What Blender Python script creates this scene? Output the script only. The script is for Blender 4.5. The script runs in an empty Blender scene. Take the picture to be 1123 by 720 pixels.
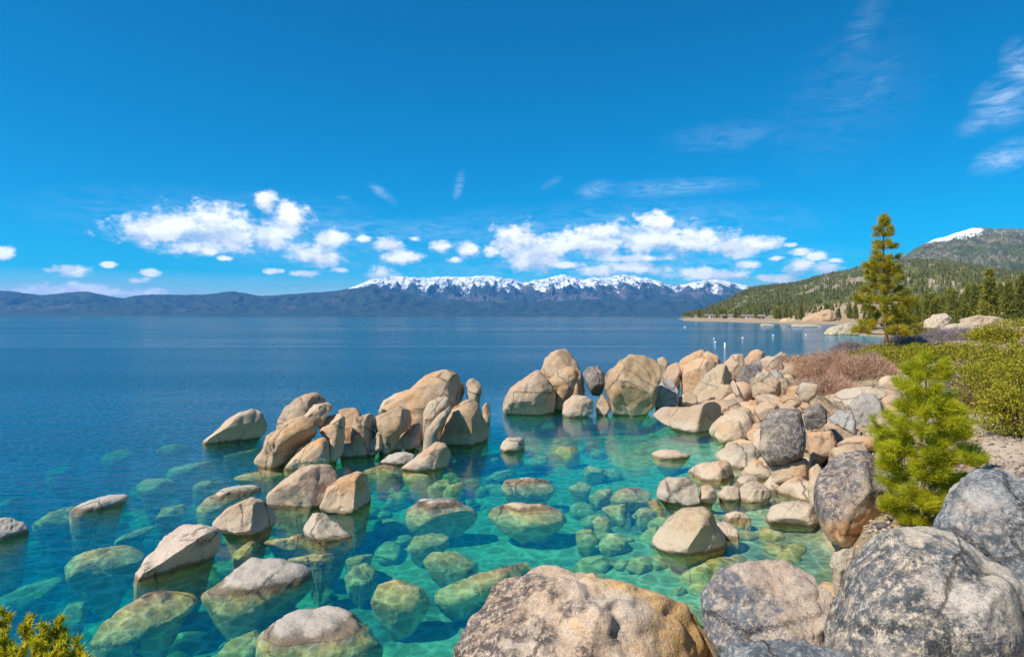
import bpy, bmesh, math, random
import numpy as np

# ------------------------------------------------------------------ camera, sky, sun, exposure
sc = bpy.context.scene
EYE = 5.0                      # eye height above the lake in metres
F = 750.0                      # focal length in photo pixels (photo 1123 wide)
CX, HY = 561.5, 345.5          # centre column, horizon row of the photo
cam_d = bpy.data.cameras.new('camera')
cam = bpy.data.objects.new('camera', cam_d)
sc.collection.objects.link(cam)
cam.location = (0, 0, EYE)
cam.rotation_euler = (math.radians(90), 0, 0)
cam_d.sensor_width = 36.0
cam_d.lens = 36.0 * F / 1123.0
cam_d.shift_y = -14.5 / 1123.0
cam_d.clip_start = 0.1
cam_d.clip_end = 90000
sc.camera = cam

SUN_EL, SUN_AZ = math.radians(50), math.radians(-118)    # azimuth clockwise from +Y (the view direction)
to_sun = np.array([math.sin(SUN_AZ) * math.cos(SUN_EL), math.cos(SUN_AZ) * math.cos(SUN_EL), math.sin(SUN_EL)])
sun_d = bpy.data.lights.new('sun', 'SUN')
sun_d.energy = 3.8
sun_d.angle = math.radians(0.5)
sun_d.color = (1.0, 0.93, 0.82)
sun = bpy.data.objects.new('sun', sun_d)
sc.collection.objects.link(sun)
sun.location = (-60, -30, 80)
from mathutils import Vector
sun.rotation_euler = Vector(to_sun).to_track_quat('Z', 'Y').to_euler()

sc.view_settings.view_transform = 'Standard'
sc.view_settings.look = 'None'
sc.view_settings.exposure = 0.72
sc.view_settings.gamma = 1.0
sc.view_settings.use_curve_mapping = False
sc.render.engine = 'CYCLES'
cy = sc.cycles
cy.use_denoising = True
cy.max_bounces = 8
cy.diffuse_bounces = 4
cy.glossy_bounces = 3
cy.transmission_bounces = 4
cy.transparent_max_bounces = 24
cy.volume_bounces = 2
cy.sample_clamp_indirect = 6.0

world = bpy.data.worlds.new('World')
sc.world = world
world.use_nodes = True
SKY_STRENGTH = 0.11


class NT:
    """short helper for wiring node trees"""
    def __init__(self, tree):
        self.t = tree
        self.n = tree.nodes
        self.l = tree.links

    def node(self, typ, **kw):
        nd = self.n.new(typ)
        for k, v in kw.items():
            setattr(nd, k, v)
        return nd

    def put(self, sock, v):
        if v is None:
            return
        if isinstance(v, bpy.types.NodeSocket):
            self.l.new(v, sock)
        elif isinstance(v, (tuple, list)) and sock.type == 'RGBA' and len(v) == 3:
            sock.default_value = (*v, 1)
        else:
            sock.default_value = v

    def math(self, op, a, b=None, c=None, clamp=False):
        nd = self.node('ShaderNodeMath', operation=op, use_clamp=clamp)
        self.put(nd.inputs[0], a)
        self.put(nd.inputs[1], b)
        self.put(nd.inputs[2], c)
        return nd.outputs[0]

    def vec(self, op, a, b=None, c=None):
        nd = self.node('ShaderNodeVectorMath', operation=op)
        self.put(nd.inputs[0], a)
        if op == 'SCALE':
            self.put(nd.inputs['Scale'], b)
        else:
            self.put(nd.inputs[1], b)
            self.put(nd.inputs[2], c)
        return nd.outputs['Value'] if op in ('LENGTH', 'DOT_PRODUCT', 'DISTANCE') else nd.outputs[0]

    def comb(self, x, y, z):
        nd = self.node('ShaderNodeCombineXYZ')
        for s, v in zip(nd.inputs, (x, y, z)):
            self.put(s, v)
        return nd.outputs[0]

    def sep(self, v):
        nd = self.node('ShaderNodeSeparateXYZ')
        self.put(nd.inputs[0], v)
        return nd.outputs

    def noise(self, v, scale, detail=4, rough=0.55, dist=0.0):
        nd = self.node('ShaderNodeTexNoise')
        self.put(nd.inputs['Vector'], v)
        nd.inputs['Scale'].default_value = scale
        nd.inputs['Detail'].default_value = detail
        nd.inputs['Roughness'].default_value = rough
        nd.inputs['Distortion'].default_value = dist
        return nd.outputs[0]

    def voro(self, v, scale, feature='F1', out=0):
        nd = self.node('ShaderNodeTexVoronoi', feature=feature)
        self.put(nd.inputs['Vector'], v)
        nd.inputs['Scale'].default_value = scale
        return nd.outputs[out]

    def step(self, v, lo, hi, a=0.0, b=1.0):
        nd = self.node('ShaderNodeMapRange', interpolation_type='SMOOTHSTEP')
        self.put(nd.inputs[0], v)
        self.put(nd.inputs[1], lo)
        self.put(nd.inputs[2], hi)
        nd.inputs[3].default_value = a
        nd.inputs[4].default_value = b
        return nd.outputs[0]

    def mix(self, f, a, b, mode='MIX'):
        nd = self.node('ShaderNodeMix', data_type='RGBA', blend_type=mode)
        self.put(nd.inputs[0], f)
        self.put(nd.inputs[6], a)
        self.put(nd.inputs[7], b)
        return nd.outputs[2]

    def bump(self, h, strength, dist, normal=None):
        nd = self.node('ShaderNodeBump')
        nd.inputs['Strength'].default_value = strength
        nd.inputs['Distance'].default_value = dist
        self.put(nd.inputs['Height'], h)
        self.put(nd.inputs['Normal'], normal)
        return nd.outputs[0]


def build_world():
    w = NT(world.node_tree)
    w.n.clear()
    out = w.node('ShaderNodeOutputWorld')
    bg = w.node('ShaderNodeBackground')
    bg.inputs['Strength'].default_value = SKY_STRENGTH
    w.l.new(bg.outputs[0], out.inputs[0])
    sky = w.node('ShaderNodeTexSky', sky_type='NISHITA')
    sky.sun_disc = False
    sky.sun_elevation = SUN_EL
    sky.sun_rotation = SUN_AZ
    sky.altitude = 1900
    sky.air_density = 1.0
    sky.dust_density = 0.3
    sky.ozone_density = 3.0
    hs = w.node('ShaderNodeHueSaturation')
    hs.inputs['Hue'].default_value = 0.49
    hs.inputs['Saturation'].default_value = 2.6
    hs.inputs['Value'].default_value = .77
    w.l.new(sky.outputs[0], hs.inputs['Color'])
    skycol = hs.outputs[0]
    # clouds: patches of the sky by bearing and elevation, broken up by noise
    tc = w.node('ShaderNodeTexCoord')
    d = tc.outputs['Generated']
    x, y, z = w.sep(d)
    az = w.math('ARCTAN2', x, y)
    el = w.math('ARCSINE', z)
    ae = w.comb(az, el, 0.0)

    def A(px, py):
        u, v = (px - CX) / F, (HY - py) / F
        return math.atan(u), math.atan(v / math.hypot(1, u))

    # x, y, half width, half height of each cloud, in photo pixels
    cumulus = [(165, 252, 38, 14), (200, 250, 40, 20), (235, 246, 38, 22), (262, 257, 40, 17), (205, 270, 22, 10), (290, 258, 28, 16),
               (322, 240, 20, 16), (290, 222, 11, 11), (340, 276, 28, 12), (360, 262, 20, 10), (352, 283, 24, 10), (425, 268, 16, 8), (440, 282, 24, 8),
               (417, 300, 16, 9), (75, 296, 18, 5), (150, 308, 10, 3.5), (166, 299, 8, 3.5), (335, 300, 14, 4), (484, 270, 13, 8), (513, 273, 13, 8),
               (3, 278, 12, 5), (30, 319, 40, 6), (90, 318, 60, 6), (140, 321, 30, 4),
               (565, 262, 28, 17), (590, 275, 45, 18), (640, 268, 55, 17), (660, 254, 28, 10), (715, 262, 50, 20), (722, 245, 20, 12), (760, 265, 48, 16), (800, 270, 35, 11),
               (832, 266, 20, 9), (690, 294, 50, 8), (660, 297, 40, 7), (780, 301, 40, 8), (620, 290, 26, 5), (580, 285, 30, 14),
               (858, 305, 14, 5), (905, 294, 22, 8), (878, 293, 20, 8), (880, 276, 10, 4), (895, 281, 12, 5), (840, 304, 14, 4), (700, 283, 40, 5), (400, 262, 9, 4), (455, 262, 8, 3.5), (372, 296, 10, 3.5), (498, 285, 9, 3.5), (540, 276, 10, 6), (300, 297, 10, 3), (118, 290, 6, 2.5), (820, 290, 16, 4), (850, 283, 9, 3.5), (916, 286, 9, 3), (868, 268, 7, 2.5), (246, 283, 8, 3), (228, 276, 10, 4)]
    wob = w.noise(w.vec('MULTIPLY', ae, (1, 1.5, 1)), 26, 6, 0.62)
    wob2 = w.noise(w.vec('ADD', w.vec('MULTIPLY', ae, (1, 1.5, 1)), (0.012, -0.016, 0)), 26, 4, 0.62)
    acc = None
    hacc = None
    acc_up = None
    ae_up = w.vec('ADD', ae, (-.006, .011, 0))
    for (px, py, rx, ry) in cumulus:
        a, e = A(px, py)
        sx, sy = F / (rx * 1.25), F / (ry * 1.25)
        q = w.vec('MULTIPLY_ADD', ae, (sx, sy, 0), (-a * sx, -e * sy, 0))
        r = w.vec('LENGTH', q)
        acc = r if acc is None else w.math('SMOOTH_MIN', acc, r, 0.12)
        if rx * ry > 90:
            r2 = w.vec('LENGTH', w.vec('MULTIPLY_ADD', ae_up, (sx, sy, 0), (-a * sx, -e * sy, 0)))
            acc_up = r2 if acc_up is None else w.math('SMOOTH_MIN', acc_up, r2, 0.12)
    puff = w.noise(w.vec('MULTIPLY', ae, (1, 1.4, 1)), 95, 5, 0.65)
    dens = w.math('ADD', w.math('SUBTRACT', 1.0, acc), w.math('ADD', w.math('MULTIPLY', w.math('SUBTRACT', wob, 0.53), 2.2), w.math('MULTIPLY', w.math('SUBTRACT', puff, 0.52), .85)))
    mask = w.step(dens, -0.10, 0.62)
    # lit side against its own shade
    lit = w.step(w.math('SUBTRACT', wob, wob2), -0.11, 0.12)
    body = w.step(w.math('SUBTRACT', acc_up, acc), -0.35, 0.45)
    lit = w.math('ADD', w.math('MULTIPLY', lit, 0.55), w.math('MULTIPLY', body, 0.55), clamp=True)
    ccol = w.mix(lit, (3.7, 4.2, 5.1), (8.2, 8.2, 8.3))
    skycol = w.mix(w.math('MULTIPLY', mask, 0.93), skycol, ccol)
    # thin streaks of high cloud: x, y, half width, half height, tilt, strength
    cirrus = [(740, 206, 75, 9, 0, .55), (655, 208, 22, 9, .15, .7), (503, 203, 5, 15, -.25, .7), (418, 211, 18, 5, -.6, .7), (605, 200, 12, 5, .5, .4), (378, 219, 10, 5, -.5, .3),
              (1100, 112, 22, 20, .5, 1.0), (1105, 170, 26, 12, .4, 1.0), (1075, 135, 18, 9, .3, .5), (1123, 80, 14, 26, .3, .8),
              (945, 35, 14, 40, -.5, .2), (965, 90, 16, 30, -.55, .2), (380, 248, 60, 8, 0, .6), (440, 255, 130, 13, 0, .55), (365, 292, 60, 14, 0, .5),
              (600, 252, 150, 22, 0, .35), (780, 290, 90, 16, 0, .5), (60, 322, 140, 10, 0, .6), (800, 150, 60, 14, 0, .25), (870, 285, 60, 14, 0, .5), (330, 268, 130, 26, 0, .5), (640, 290, 190, 22, 0, .5), (520, 300, 120, 14, 0, .5), (250, 240, 150, 26, 0, .35), (700, 250, 160, 26, 0, .45), (930, 110, 70, 50, .6, .12), (450, 318, 420, 16, 0, .35)]
    fib = w.noise(w.vec('MULTIPLY', ae, (11, 40, 1)), 2.2, 7, 0.62, 1.2)
    acc2 = None
    for (px, py, rx, ry, tilt, st) in cirrus:
        a, e = A(px, py)
        sx, sy = F / (rx * 1.3), F / (ry * 1.3)
        c, s = math.cos(tilt), math.sin(tilt)
        q1 = w.vec('DOT_PRODUCT', w.vec('SUBTRACT', ae, (a, e, 0)), (c * sx, s * sx, 0))
        q2 = w.vec('DOT_PRODUCT', w.vec('SUBTRACT', ae, (a, e, 0)), (-s * sy, c * sy, 0))
        r = w.math('SQRT', w.math('ADD', w.math('MULTIPLY', q1, q1), w.math('MULTIPLY', q2, q2)))
        k = w.math('MULTIPLY', w.math('SUBTRACT', 1.0, r, clamp=True), st)
        acc2 = k if acc2 is None else w.math('MAXIMUM', acc2, k)
    cir = w.math('MULTIPLY', acc2, w.step(fib, 0.28, 0.85), clamp=True)
    skycol = w.mix(w.math('MULTIPLY', cir, 0.8), skycol, (4.6, 5.6, 7.0))
    w.l.new(skycol, bg.inputs['Color'])
    world.cycles.sampling_method = 'MANUAL'
    world.cycles.sample_map_resolution = 1024


build_world()

# ------------------------------------------------------------------ helpers
rng = np.random.default_rng(7)
random.seed(11)


def link(o):
    sc.collection.objects.link(o)
    return o


def tag(o, label=None, cat=None, group=None, kind=None):
    if label:
        o['label'] = label
    if cat:
        o['category'] = cat
    if group:
        o['group'] = group
    if kind:
        o['kind'] = kind
    return o


def mesh_np(name, V, faces, mat=None, smooth=True, parent=None, loc=None):
    """V (n,3); faces (m,k) all of one size"""
    V = np.asarray(V, dtype=np.float32)
    faces = np.asarray(faces, dtype=np.int32)
    m, k = faces.shape
    me = bpy.data.meshes.new(name)
    me.vertices.add(len(V))
    me.vertices.foreach_set('co', V.ravel())
    me.loops.add(m * k)
    me.loops.foreach_set('vertex_index', faces.ravel())
    me.polygons.add(m)
    me.polygons.foreach_set('loop_start', np.arange(0, m * k, k, dtype=np.int32))
    me.polygons.foreach_set('loop_total', np.full(m, k, dtype=np.int32))
    me.polygons.foreach_set('use_smooth', np.full(m, bool(smooth)))
    me.update(calc_edges=True)
    me.validate()
    if mat:
        me.materials.append(mat)
    o = bpy.data.objects.new(name, me)
    if loc is not None:
        o.location = loc
    if parent:
        o.parent = parent
    return link(o)


def empty(name, loc):
    o = bpy.data.objects.new(name, None)
    o.empty_display_size = 0.2
    o.location = loc
    return link(o)


_perm = np.random.default_rng(3).permutation(256)
_perm = np.concatenate([_perm, _perm, _perm])
_grad = np.random.default_rng(4).normal(size=(256, 3))
_grad /= np.linalg.norm(_grad, axis=1)[:, None]


def perlin(P):
    P = np.asarray(P, dtype=np.float64)
    I = np.floor(P).astype(np.int64)
    f = P - I
    I &= 255
    u = f * f * f * (f * (f * 6 - 15) + 10)
    res = 0
    for dx in (0, 1):
        for dy in (0, 1):
            for dz in (0, 1):
                h = _perm[_perm[_perm[(I[:, 0] + dx) & 255] + ((I[:, 1] + dy) & 255)] + ((I[:, 2] + dz) & 255)]
                g = _grad[h]
                w = (u[:, 0] if dx else 1 - u[:, 0]) * (u[:, 1] if dy else 1 - u[:, 1]) * (u[:, 2] if dz else 1 - u[:, 2])
                res = res + w * ((f - (dx, dy, dz)) * g).sum(1)
    return res


def fbm(P, octv=4, gain=0.5, ridged=False):
    a, s, r = 1.0, 1.0, 0
    for i in range(octv):
        n = perlin(np.asarray(P) * s + i * 17.3)
        r = r + a * ((0.5 - np.abs(n) * 1.4) if ridged else n)
        a *= gain
        s *= 2.03
    return r


def sstep(x, a, b):
    t = np.clip((x - a) / (b - a), 0, 1)
    return t * t * (3 - 2 * t)


# ------------------------------------------------------------------ lie of the land: height over (X, Y), water level 0
GP = [  # bearing (photo column), distance, height
    (600, 14, -1.25), (500, 14, -1.5), (450, 18, -1.4), (600, 20, -1.4), (560, 24, -1.4), (700, 20, -.95), (750, 16, -.85), (650, 28, -1.3), (700, 26, -1.2), (770, 30, -.7), (650, 11, -1.1),
    (800, 18, -.5), (860, 15, -.5), (880, 17, -.25), (900, 13.5, -.35), (840, 12, -.6), (750, 11, -.9), (830, 9, -.3), (560, 30, -1.5), (520, 20, -1.5),
    (400, 20, -1.6), (350, 17, -1.6), (300, 22, -1.6), (320, 26, -1.2), (400, 26, -1.1), (250, 15, -1.9), (150, 15, -2.3), (300, 11, -1.6), (200, 11, -1.8), (400, 11, -1.6), (80, 13, -2.2),
    (0, 13, -2.4), (100, 20, -2.5), (200, 20, -2.3), (150, 26, -2.7), (250, 28, -2.3), (0, 20, -3.0), (-60, 17, -3.0), (0, 30, -6), (150, 40, -7), (300, 40, -5.5), (450, 40, -4), (550, 45, -4), (-300, 15, -6),
    (-300, 40, -14), (480, 30, -1.2), (600, 36, -1.5), (690, 38, -1.5), (520, 36, -2.5), (-600, 14, -4), (-600, 60, -20),
    (300, 70, -12), (500, 70, -10), (650, 60, -6), (700, 80, -9), (0, 70, -16), (500, 150, -20), (0, 150, -22), (700, 150, -14), (800, 130, -8), (850, 110, -4), (900, 130, -3), (930, 110, -1.5),
    (800, 250, -10), (900, 250, -4), (500, 400, -25), (0, 400, -25), (800, 400, -6), (900, 330, -1.5), (-500, 400, -25), (-500, 100, -25), (0, 1500, -30), (500, 1500, -30), (-600, 2000, -30),
    (700, 1000, -20), (0, 6000, -30), (500, 6000, -30), (800, 6000, -20), (-600, 6000, -30), (1100, 6000, 10), (1400, 3000, 20), (-700, 15000, -30), (0, 15000, -20), (600, 15000, -20), (1200, 15000, 20),
    (850, 19, -.2), (868, 20.5, -.2), (850, 21.5, -.05), (888, 19.2, -.3), (925, 19, .6), (870, 24, .45), (940, 16, .9), (940, 22, 1.1), (985, 13, 1.0), (1000, 11, 1.1), (960, 10, .9), (900, 9, .4), (1050, 9, 1.5), (1100, 13, 2.0), (1100, 17, 2.0),
    (1080, 20, 2.0), (1123, 20, 2.1), (1123, 12, 2.0), (1050, 15, 1.7), (1010, 20, 1.6), (980, 26, 1.5), (920, 28, 1.1), (850, 30, .6), (800, 32, .1), (780, 40, .4), (830, 40, .9), (900, 38, 1.3),
    (960, 40, 1.8), (850, 50, .8), (800, 48, .2), (770, 48, -.6), (900, 52, 1.4), (970, 54, 2.4), (1050, 35, 2.3), (1050, 54, 2.8), (1123, 40, 2.3), (1123, 60, 2.5), (900, 66, .4), (950, 72, 1.2),
    (860, 62, -.6), (930, 90, -.4), (970, 95, .8), (1000, 100, 2.2), (1060, 90, 1.9), (1123, 100, 2.6), (960, 150, -.2), (1000, 180, 1.6), (1060, 160, 3), (1123, 180, 4.2), (945, 230, -1), (950, 300, -.5), (1000, 300, 3),
    (1123, 300, 8), (1400, 10, 2.5), (1400, 30, 3), (1400, 100, 6), (1400, 300, 22), (1300, 15, 2.4), (1700, 8, 2.8), (1700, 60, 5),
    (960, 430, 2), (900, 450, 1.5), (850, 530, 1.5), (800, 720, 1.5), (765, 920, 1.5), (1123, 800, 40), (960, 800, 20)]
_gp = np.array(GP, dtype=np.float64)
_ga = np.arctan((_gp[:, 0] - CX) / F) * 620
_gl = np.log(np.hypot(_gp[:, 1], (_gp[:, 0] - CX) / F * _gp[:, 1])) * 200


def ground(X, Y):
    X = np.asarray(X, dtype=np.float64)
    Y = np.asarray(Y, dtype=np.float64)
    r = np.hypot(X, Y) + 1e-6
    ang = np.arctan2(X, Y) * 620
    lr = np.log(np.maximum(r, 5)) * 200
    num = np.zeros_like(r)
    den = np.zeros_like(r)
    for a, l, z in zip(_ga, _gl, _gp[:, 2]):
        w = 1.0 / ((ang - a) ** 2 + (lr - l) ** 2 + 120) ** 1.9
        num += w * z
        den += w
    z = num / den
    west = 1 - sstep(np.arctan2(X, Y) * 620, -190, -60)
    z = np.where(z < 0, z * np.maximum(.72 + .28 * sstep(r, 24, 60), .72 + .12 * west), z)
    near = 1 - sstep(r, 2.6, 7.6)
    z = z * (1 - near) + 3.25 * near
    back = sstep(-Y, 0.5, 8)                      # behind the camera the bank carries on
    side = sstep(np.abs(np.arctan2(X, Y)), 1.25, 1.9)
    bank = 3.1 + 0.04 * r * (r < 400) + 16 * (r >= 400)
    z = z * (1 - side * (X > 0)) + bank * side * (X > 0)
    z = z * (1 - back * (X <= 0)) + bank * back * (X <= 0)
    P = np.stack([X, Y, np.zeros_like(X)], 1) if X.ndim == 1 else None
    if P is not None:
        amp = np.clip(r / 60, 0.12, 1.0) * (r < 3000)
        z = z + fbm(P * 0.35, 3) * 0.22 * amp + fbm(P * 0.06, 2) * 0.35 * np.clip(r / 50, 0, 1) * (r < 3000)
    return z


def ground1(x, y):
    return float(ground(np.array([x]), np.array([y]))[0])


def at(px, py, Y):
    """point seen at that photo position, Y metres out"""
    return np.array([(px - CX) / F * Y, Y, EYE + (HY - py) / F * Y])


# ------------------------------------------------------------------ materials
def new_mat(name):
    m = bpy.data.materials.new(name)
    m.use_nodes = True
    m.node_tree.nodes.clear()
    w = NT(m.node_tree)
    out = w.node('ShaderNodeOutputMaterial')
    return m, w, out


def principled(w, out, col, rough=0.9, normal=None, spec=0.25):
    b = w.node('ShaderNodeBsdfPrincipled')
    w.put(b.inputs['Base Color'], col)
    w.put(b.inputs['Roughness'], rough)
    b.inputs['Specular IOR Level'].default_value = spec
    w.put(b.inputs['Normal'], normal)
    w.l.new(b.outputs[0], out.inputs[0])
    return b


def granite(name, base=(.53, .36, .225), alt=(.48, .365, .26), rust=(.50, .23, .075), rust_amt=.35, lichen=.25, lichen_dir=(0, 0, 0), rust_dir=(0, 0, 0), grain=1.0, size=1.0, lichen_col=(.075, .075, .08)):
    m, w, out = new_mat(name)
    tc = w.node('ShaderNodeTexCoord')
    oi = w.node('ShaderNodeObjectInfo')
    rnd = oi.outputs['Random']
    ob = tc.outputs['Object']
    off = w.vec('SCALE', w.comb(rnd, w.math('MULTIPLY', rnd, 3.7), w.math('MULTIPLY', rnd, 7.1)), 40.0)
    p = w.vec('ADD', ob, off)
    big = w.noise(p, .8, 6, .6)
    mid = w.noise(p, 3.2, 7, .68)
    col = w.mix(w.step(big, .36, .66), base, alt)
    # rust stains
    rb = w.math('ADD', w.noise(w.vec('ADD', p, (9, 3, 1)), 1.1, 5, .6), w.math('MULTIPLY', w.vec('DOT_PRODUCT', ob, rust_dir), .22 / size))
    rm = w.math('MULTIPLY', w.step(rb, .50, .68), rust_amt)
    col = w.mix(rm, col, rust)
    # each rock a little lighter or darker, warmer or greyer than the next
    hs = w.node('ShaderNodeHueSaturation')
    w.put(hs.inputs['Saturation'], w.math('MULTIPLY_ADD', rnd, .28, .98))
    w.put(hs.inputs['Value'], w.math('MULTIPLY_ADD', w.math('FRACT', w.math('MULTIPLY', rnd, 7.3)), .30, .86))
    w.l.new(col, hs.inputs['Color'])
    col = hs.outputs[0]
    # weathering blotches, crystals
    col = w.mix(w.step(mid, .42, .78, 0, .4), col, (.60, .49, .36))
    col = w.mix(w.step(w.noise(w.vec('ADD', p, (5, 5, 5)), 2.1, 8, .72), .53, .70, 0, .55), col, (.24, .155, .09))
    fine = w.noise(p, 34, 3, .7)
    col = w.mix(w.math('MULTIPLY', w.step(fine, .48, .66), .50 * grain), col, (.13, .12, .12))
    fine2 = w.noise(w.vec('ADD', p, (2, 7, 4)), 52, 2, .6)
    col = w.mix(w.math('MULTIPLY', w.step(fine2, .54, .68), .40 * grain), col, (.70, .66, .60))
    # lichen: broad dark patches broken by pale specks
    lb = w.math('ADD', w.noise(w.vec('ADD', p, (31, 12, 8)), .9, 7, .66), w.math('MULTIPLY', w.vec('DOT_PRODUCT', ob, lichen_dir), .25 / size))
    lk = w.step(lb, .66 - .22 * lichen, .76 - .22 * lichen)
    sp = w.step(w.noise(w.vec('ADD', p, (3, 2, 8)), 11, 8, .84), .40, .53)
    sp2 = w.step(w.noise(w.vec('ADD', p, (8, 1, 3)), 4.0, 4, .7), .34, .52)
    z0 = w.sep(w.node('ShaderNodeNewGeometry').outputs['Position'])[2]
    dry = w.step(z0, .35, .9)
    lm = w.math('MULTIPLY', w.math('MULTIPLY', w.math('MULTIPLY', lk, sp), w.math('MULTIPLY_ADD', sp2, .45, .55)), w.math('MULTIPLY', dry, min(1, .6 + lichen)))
    col = w.mix(lm, col, w.mix(w.step(mid, .4, .65), lichen_col, tuple(c * 1.5 for c in lichen_col)))
    # water marks: a pale scoured band above the lake, dark wet line, ochre algae below it
    zz = w.math('ADD', z0, w.math('MULTIPLY', w.math('SUBTRACT', mid, .5), .25))
    band = w.math('MULTIPLY', w.step(zz, .02, .10), w.step(zz, .55, .30))
    col = w.mix(w.math('MULTIPLY', band, .45), col, (.56, .48, .37))
    wet = w.math('MULTIPLY', w.step(z0, -.03, .0), w.step(zz, .12, .05))
    col = w.mix(w.math('MULTIPLY', wet, .8), col, (.16, .12, .07))
    alg = w.step(zz, .02, -.12)
    acol = w.mix(w.step(mid, .38, .62), (.60, .44, .11), (.76, .63, .27))
    col = w.mix(w.math('MULTIPLY', alg, .8), col, acol)
    cr = w.voro(w.vec('ADD', p, w.vec('SCALE', w.comb(mid, big, fine), .35)), .55, 'DISTANCE_TO_EDGE')
    crack = w.math('MULTIPLY', w.step(cr, .016, .0), w.step(big, .42, .55))
    col = w.mix(w.math('MULTIPLY', crack, .75), col, (.06, .045, .035))
    h = w.math('ADD', w.math('MULTIPLY', mid, .9), w.math('ADD', w.math('MULTIPLY', w.noise(p, 14, 5, .65), .35), w.math('MULTIPLY', fine, .10)))
    h = w.math('SUBTRACT', h, w.math('MULTIPLY', crack, .4))
    nrm = w.bump(h, .75, .09)
    principled(w, out, col, .88, nrm, .2)
    return m


GR = {
    'tan': granite('granite_tan', lichen=.0),
    'warm': granite('granite_warm', base=(.55, .35, .21), rust_amt=.34, lichen=.05),
    'pale': granite('granite_pale', base=(.50, .385, .265), alt=(.43, .36, .28), rust_amt=.15, lichen=0.0),
    'lich': granite('granite_with_lichen', base=(.48, .33, .20), alt=(.42, .32, .22), lichen=.62, rust_amt=.35, lichen_col=(.105, .085, .07)),
    'grey': granite('granite_grey', base=(.40, .37, .33), alt=(.31, .30, .28), rust_amt=.08, lichen=.7),
}


def ground_mat():
    m, w, out = new_mat('sand_and_gravel')
    g = w.node('ShaderNodeNewGeometry')
    p = g.outputs['Position']
    z = w.sep(p)[2]
    n1 = w.noise(p, .35, 6, .6)
    n2 = w.noise(p, 3.0, 6, .7)
    n3 = w.noise(p, 22, 3, .7)
    dry = w.mix(w.step(n1, .35, .65), (.44, .31, .19), (.34, .25, .15))
    dry = w.mix(w.step(n2, .48, .62, 0, .75), dry, (.20, .15, .09))
    dry = w.mix(w.step(n3, .5, .66, 0, .5), dry, (.58, .48, .36))
    wet = w.mix(w.step(n1, .4, .62), (.62, .62, .36), (.50, .51, .28))
    wet = w.mix(w.step(n2, .55, .75, 0, .4), wet, (.25, .25, .16))
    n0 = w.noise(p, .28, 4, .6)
    wet = w.mix(w.step(n0, .50, .60, 0, .75), wet, w.mix(w.step(n2, .42, .58), (.10, .11, .07), (.30, .29, .17)))  # dark patches painted on the bed for the shadowed and deeper zones
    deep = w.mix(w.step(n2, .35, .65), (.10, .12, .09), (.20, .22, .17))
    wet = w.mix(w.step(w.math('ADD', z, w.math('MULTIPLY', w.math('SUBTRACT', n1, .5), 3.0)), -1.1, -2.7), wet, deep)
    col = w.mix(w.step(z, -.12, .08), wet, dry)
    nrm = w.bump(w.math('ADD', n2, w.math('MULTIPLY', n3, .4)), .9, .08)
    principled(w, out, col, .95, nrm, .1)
    return m


def water_mat():
    m, w, out = new_mat('lake_water')
    g = w.node('ShaderNodeNewGeometry')
    p = g.outputs['Position']
    x, y, z = w.sep(p)
    # open water to the west is ruffled, the cove between the boulders lies calm
    calm = w.vec('DISTANCE', w.vec('MULTIPLY', p, (1.0, .45, 1)), (1.5, 9.5, 0))
    ruff = w.step(calm, 4.0, 15.0)
    big = w.noise(w.vec('MULTIPLY', p, (.6, 1.0, 1)), .05, 3, .5)
    rip = w.noise(w.vec('MULTIPLY', p, (.75, 1.25, 1)), 2.0, 5, .6, .4)
    swell = w.noise(w.vec('MULTIPLY', p, (.5, 1.2, 1)), .42, 3, .5)
    lane = w.noise(w.vec('MULTIPLY', p, (.0035, .022, 1)), 1.0, 4, .6, .8)
    lane = w.math('MULTIPLY', w.step(lane, .36, .66, .35, 1.5), 1.0)
    amp = w.math('MULTIPLY_ADD', w.math('MULTIPLY', ruff, lane), w.math('MULTIPLY_ADD', big, 1.1, .45), .08)
    h = w.math('MULTIPLY', w.math('ADD', rip, w.math('MULTIPLY', swell, 1.2)), amp)
    nrm = w.bump(h, 1.0, .085)
    fr = w.node('ShaderNodeFresnel')
    fr.inputs['IOR'].default_value = 1.33
    w.l.new(nrm, fr.inputs['Normal'])
    tr = w.node('ShaderNodeBsdfTransparent')
    # net of ripple light painted into the transparent tint as a cell pattern
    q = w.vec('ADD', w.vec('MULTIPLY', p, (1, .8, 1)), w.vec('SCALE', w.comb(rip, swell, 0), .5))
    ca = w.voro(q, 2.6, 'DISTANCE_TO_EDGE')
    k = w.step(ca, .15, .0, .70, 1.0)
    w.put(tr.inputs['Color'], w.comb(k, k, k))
    gl = w.node('ShaderNodeBsdfGlossy')
    gl.inputs['Roughness'].default_value = .04
    w.l.new(nrm, gl.inputs['Normal'])
    mx = w.node('ShaderNodeMixShader')
    w.l.new(fr.outputs[0], mx.inputs[0])
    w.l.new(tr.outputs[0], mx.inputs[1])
    w.l.new(gl.outputs[0], mx.inputs[2])
    w.l.new(mx.outputs[0], out.inputs[0])
    ab = w.node('ShaderNodeVolumeAbsorption')
    ab.inputs['Color'].default_value = (.40, .93, .945, 1)
    ab.inputs['Density'].default_value = 1.0
    scn = w.node('ShaderNodeVolumeScatter')
    scn.inputs['Color'].default_value = (.004, .25, .78, 1)
    scn.inputs['Density'].default_value = .21
    ad = w.node('ShaderNodeAddShader')
    w.l.new(ab.outputs[0], ad.inputs[0])
    w.l.new(scn.outputs[0], ad.inputs[1])
    w.l.new(ad.outputs[0], out.inputs['Volume'])
    m.cycles.homogeneous_volume = True if hasattr(m.cycles, 'homogeneous_volume') else True
    return m


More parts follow.
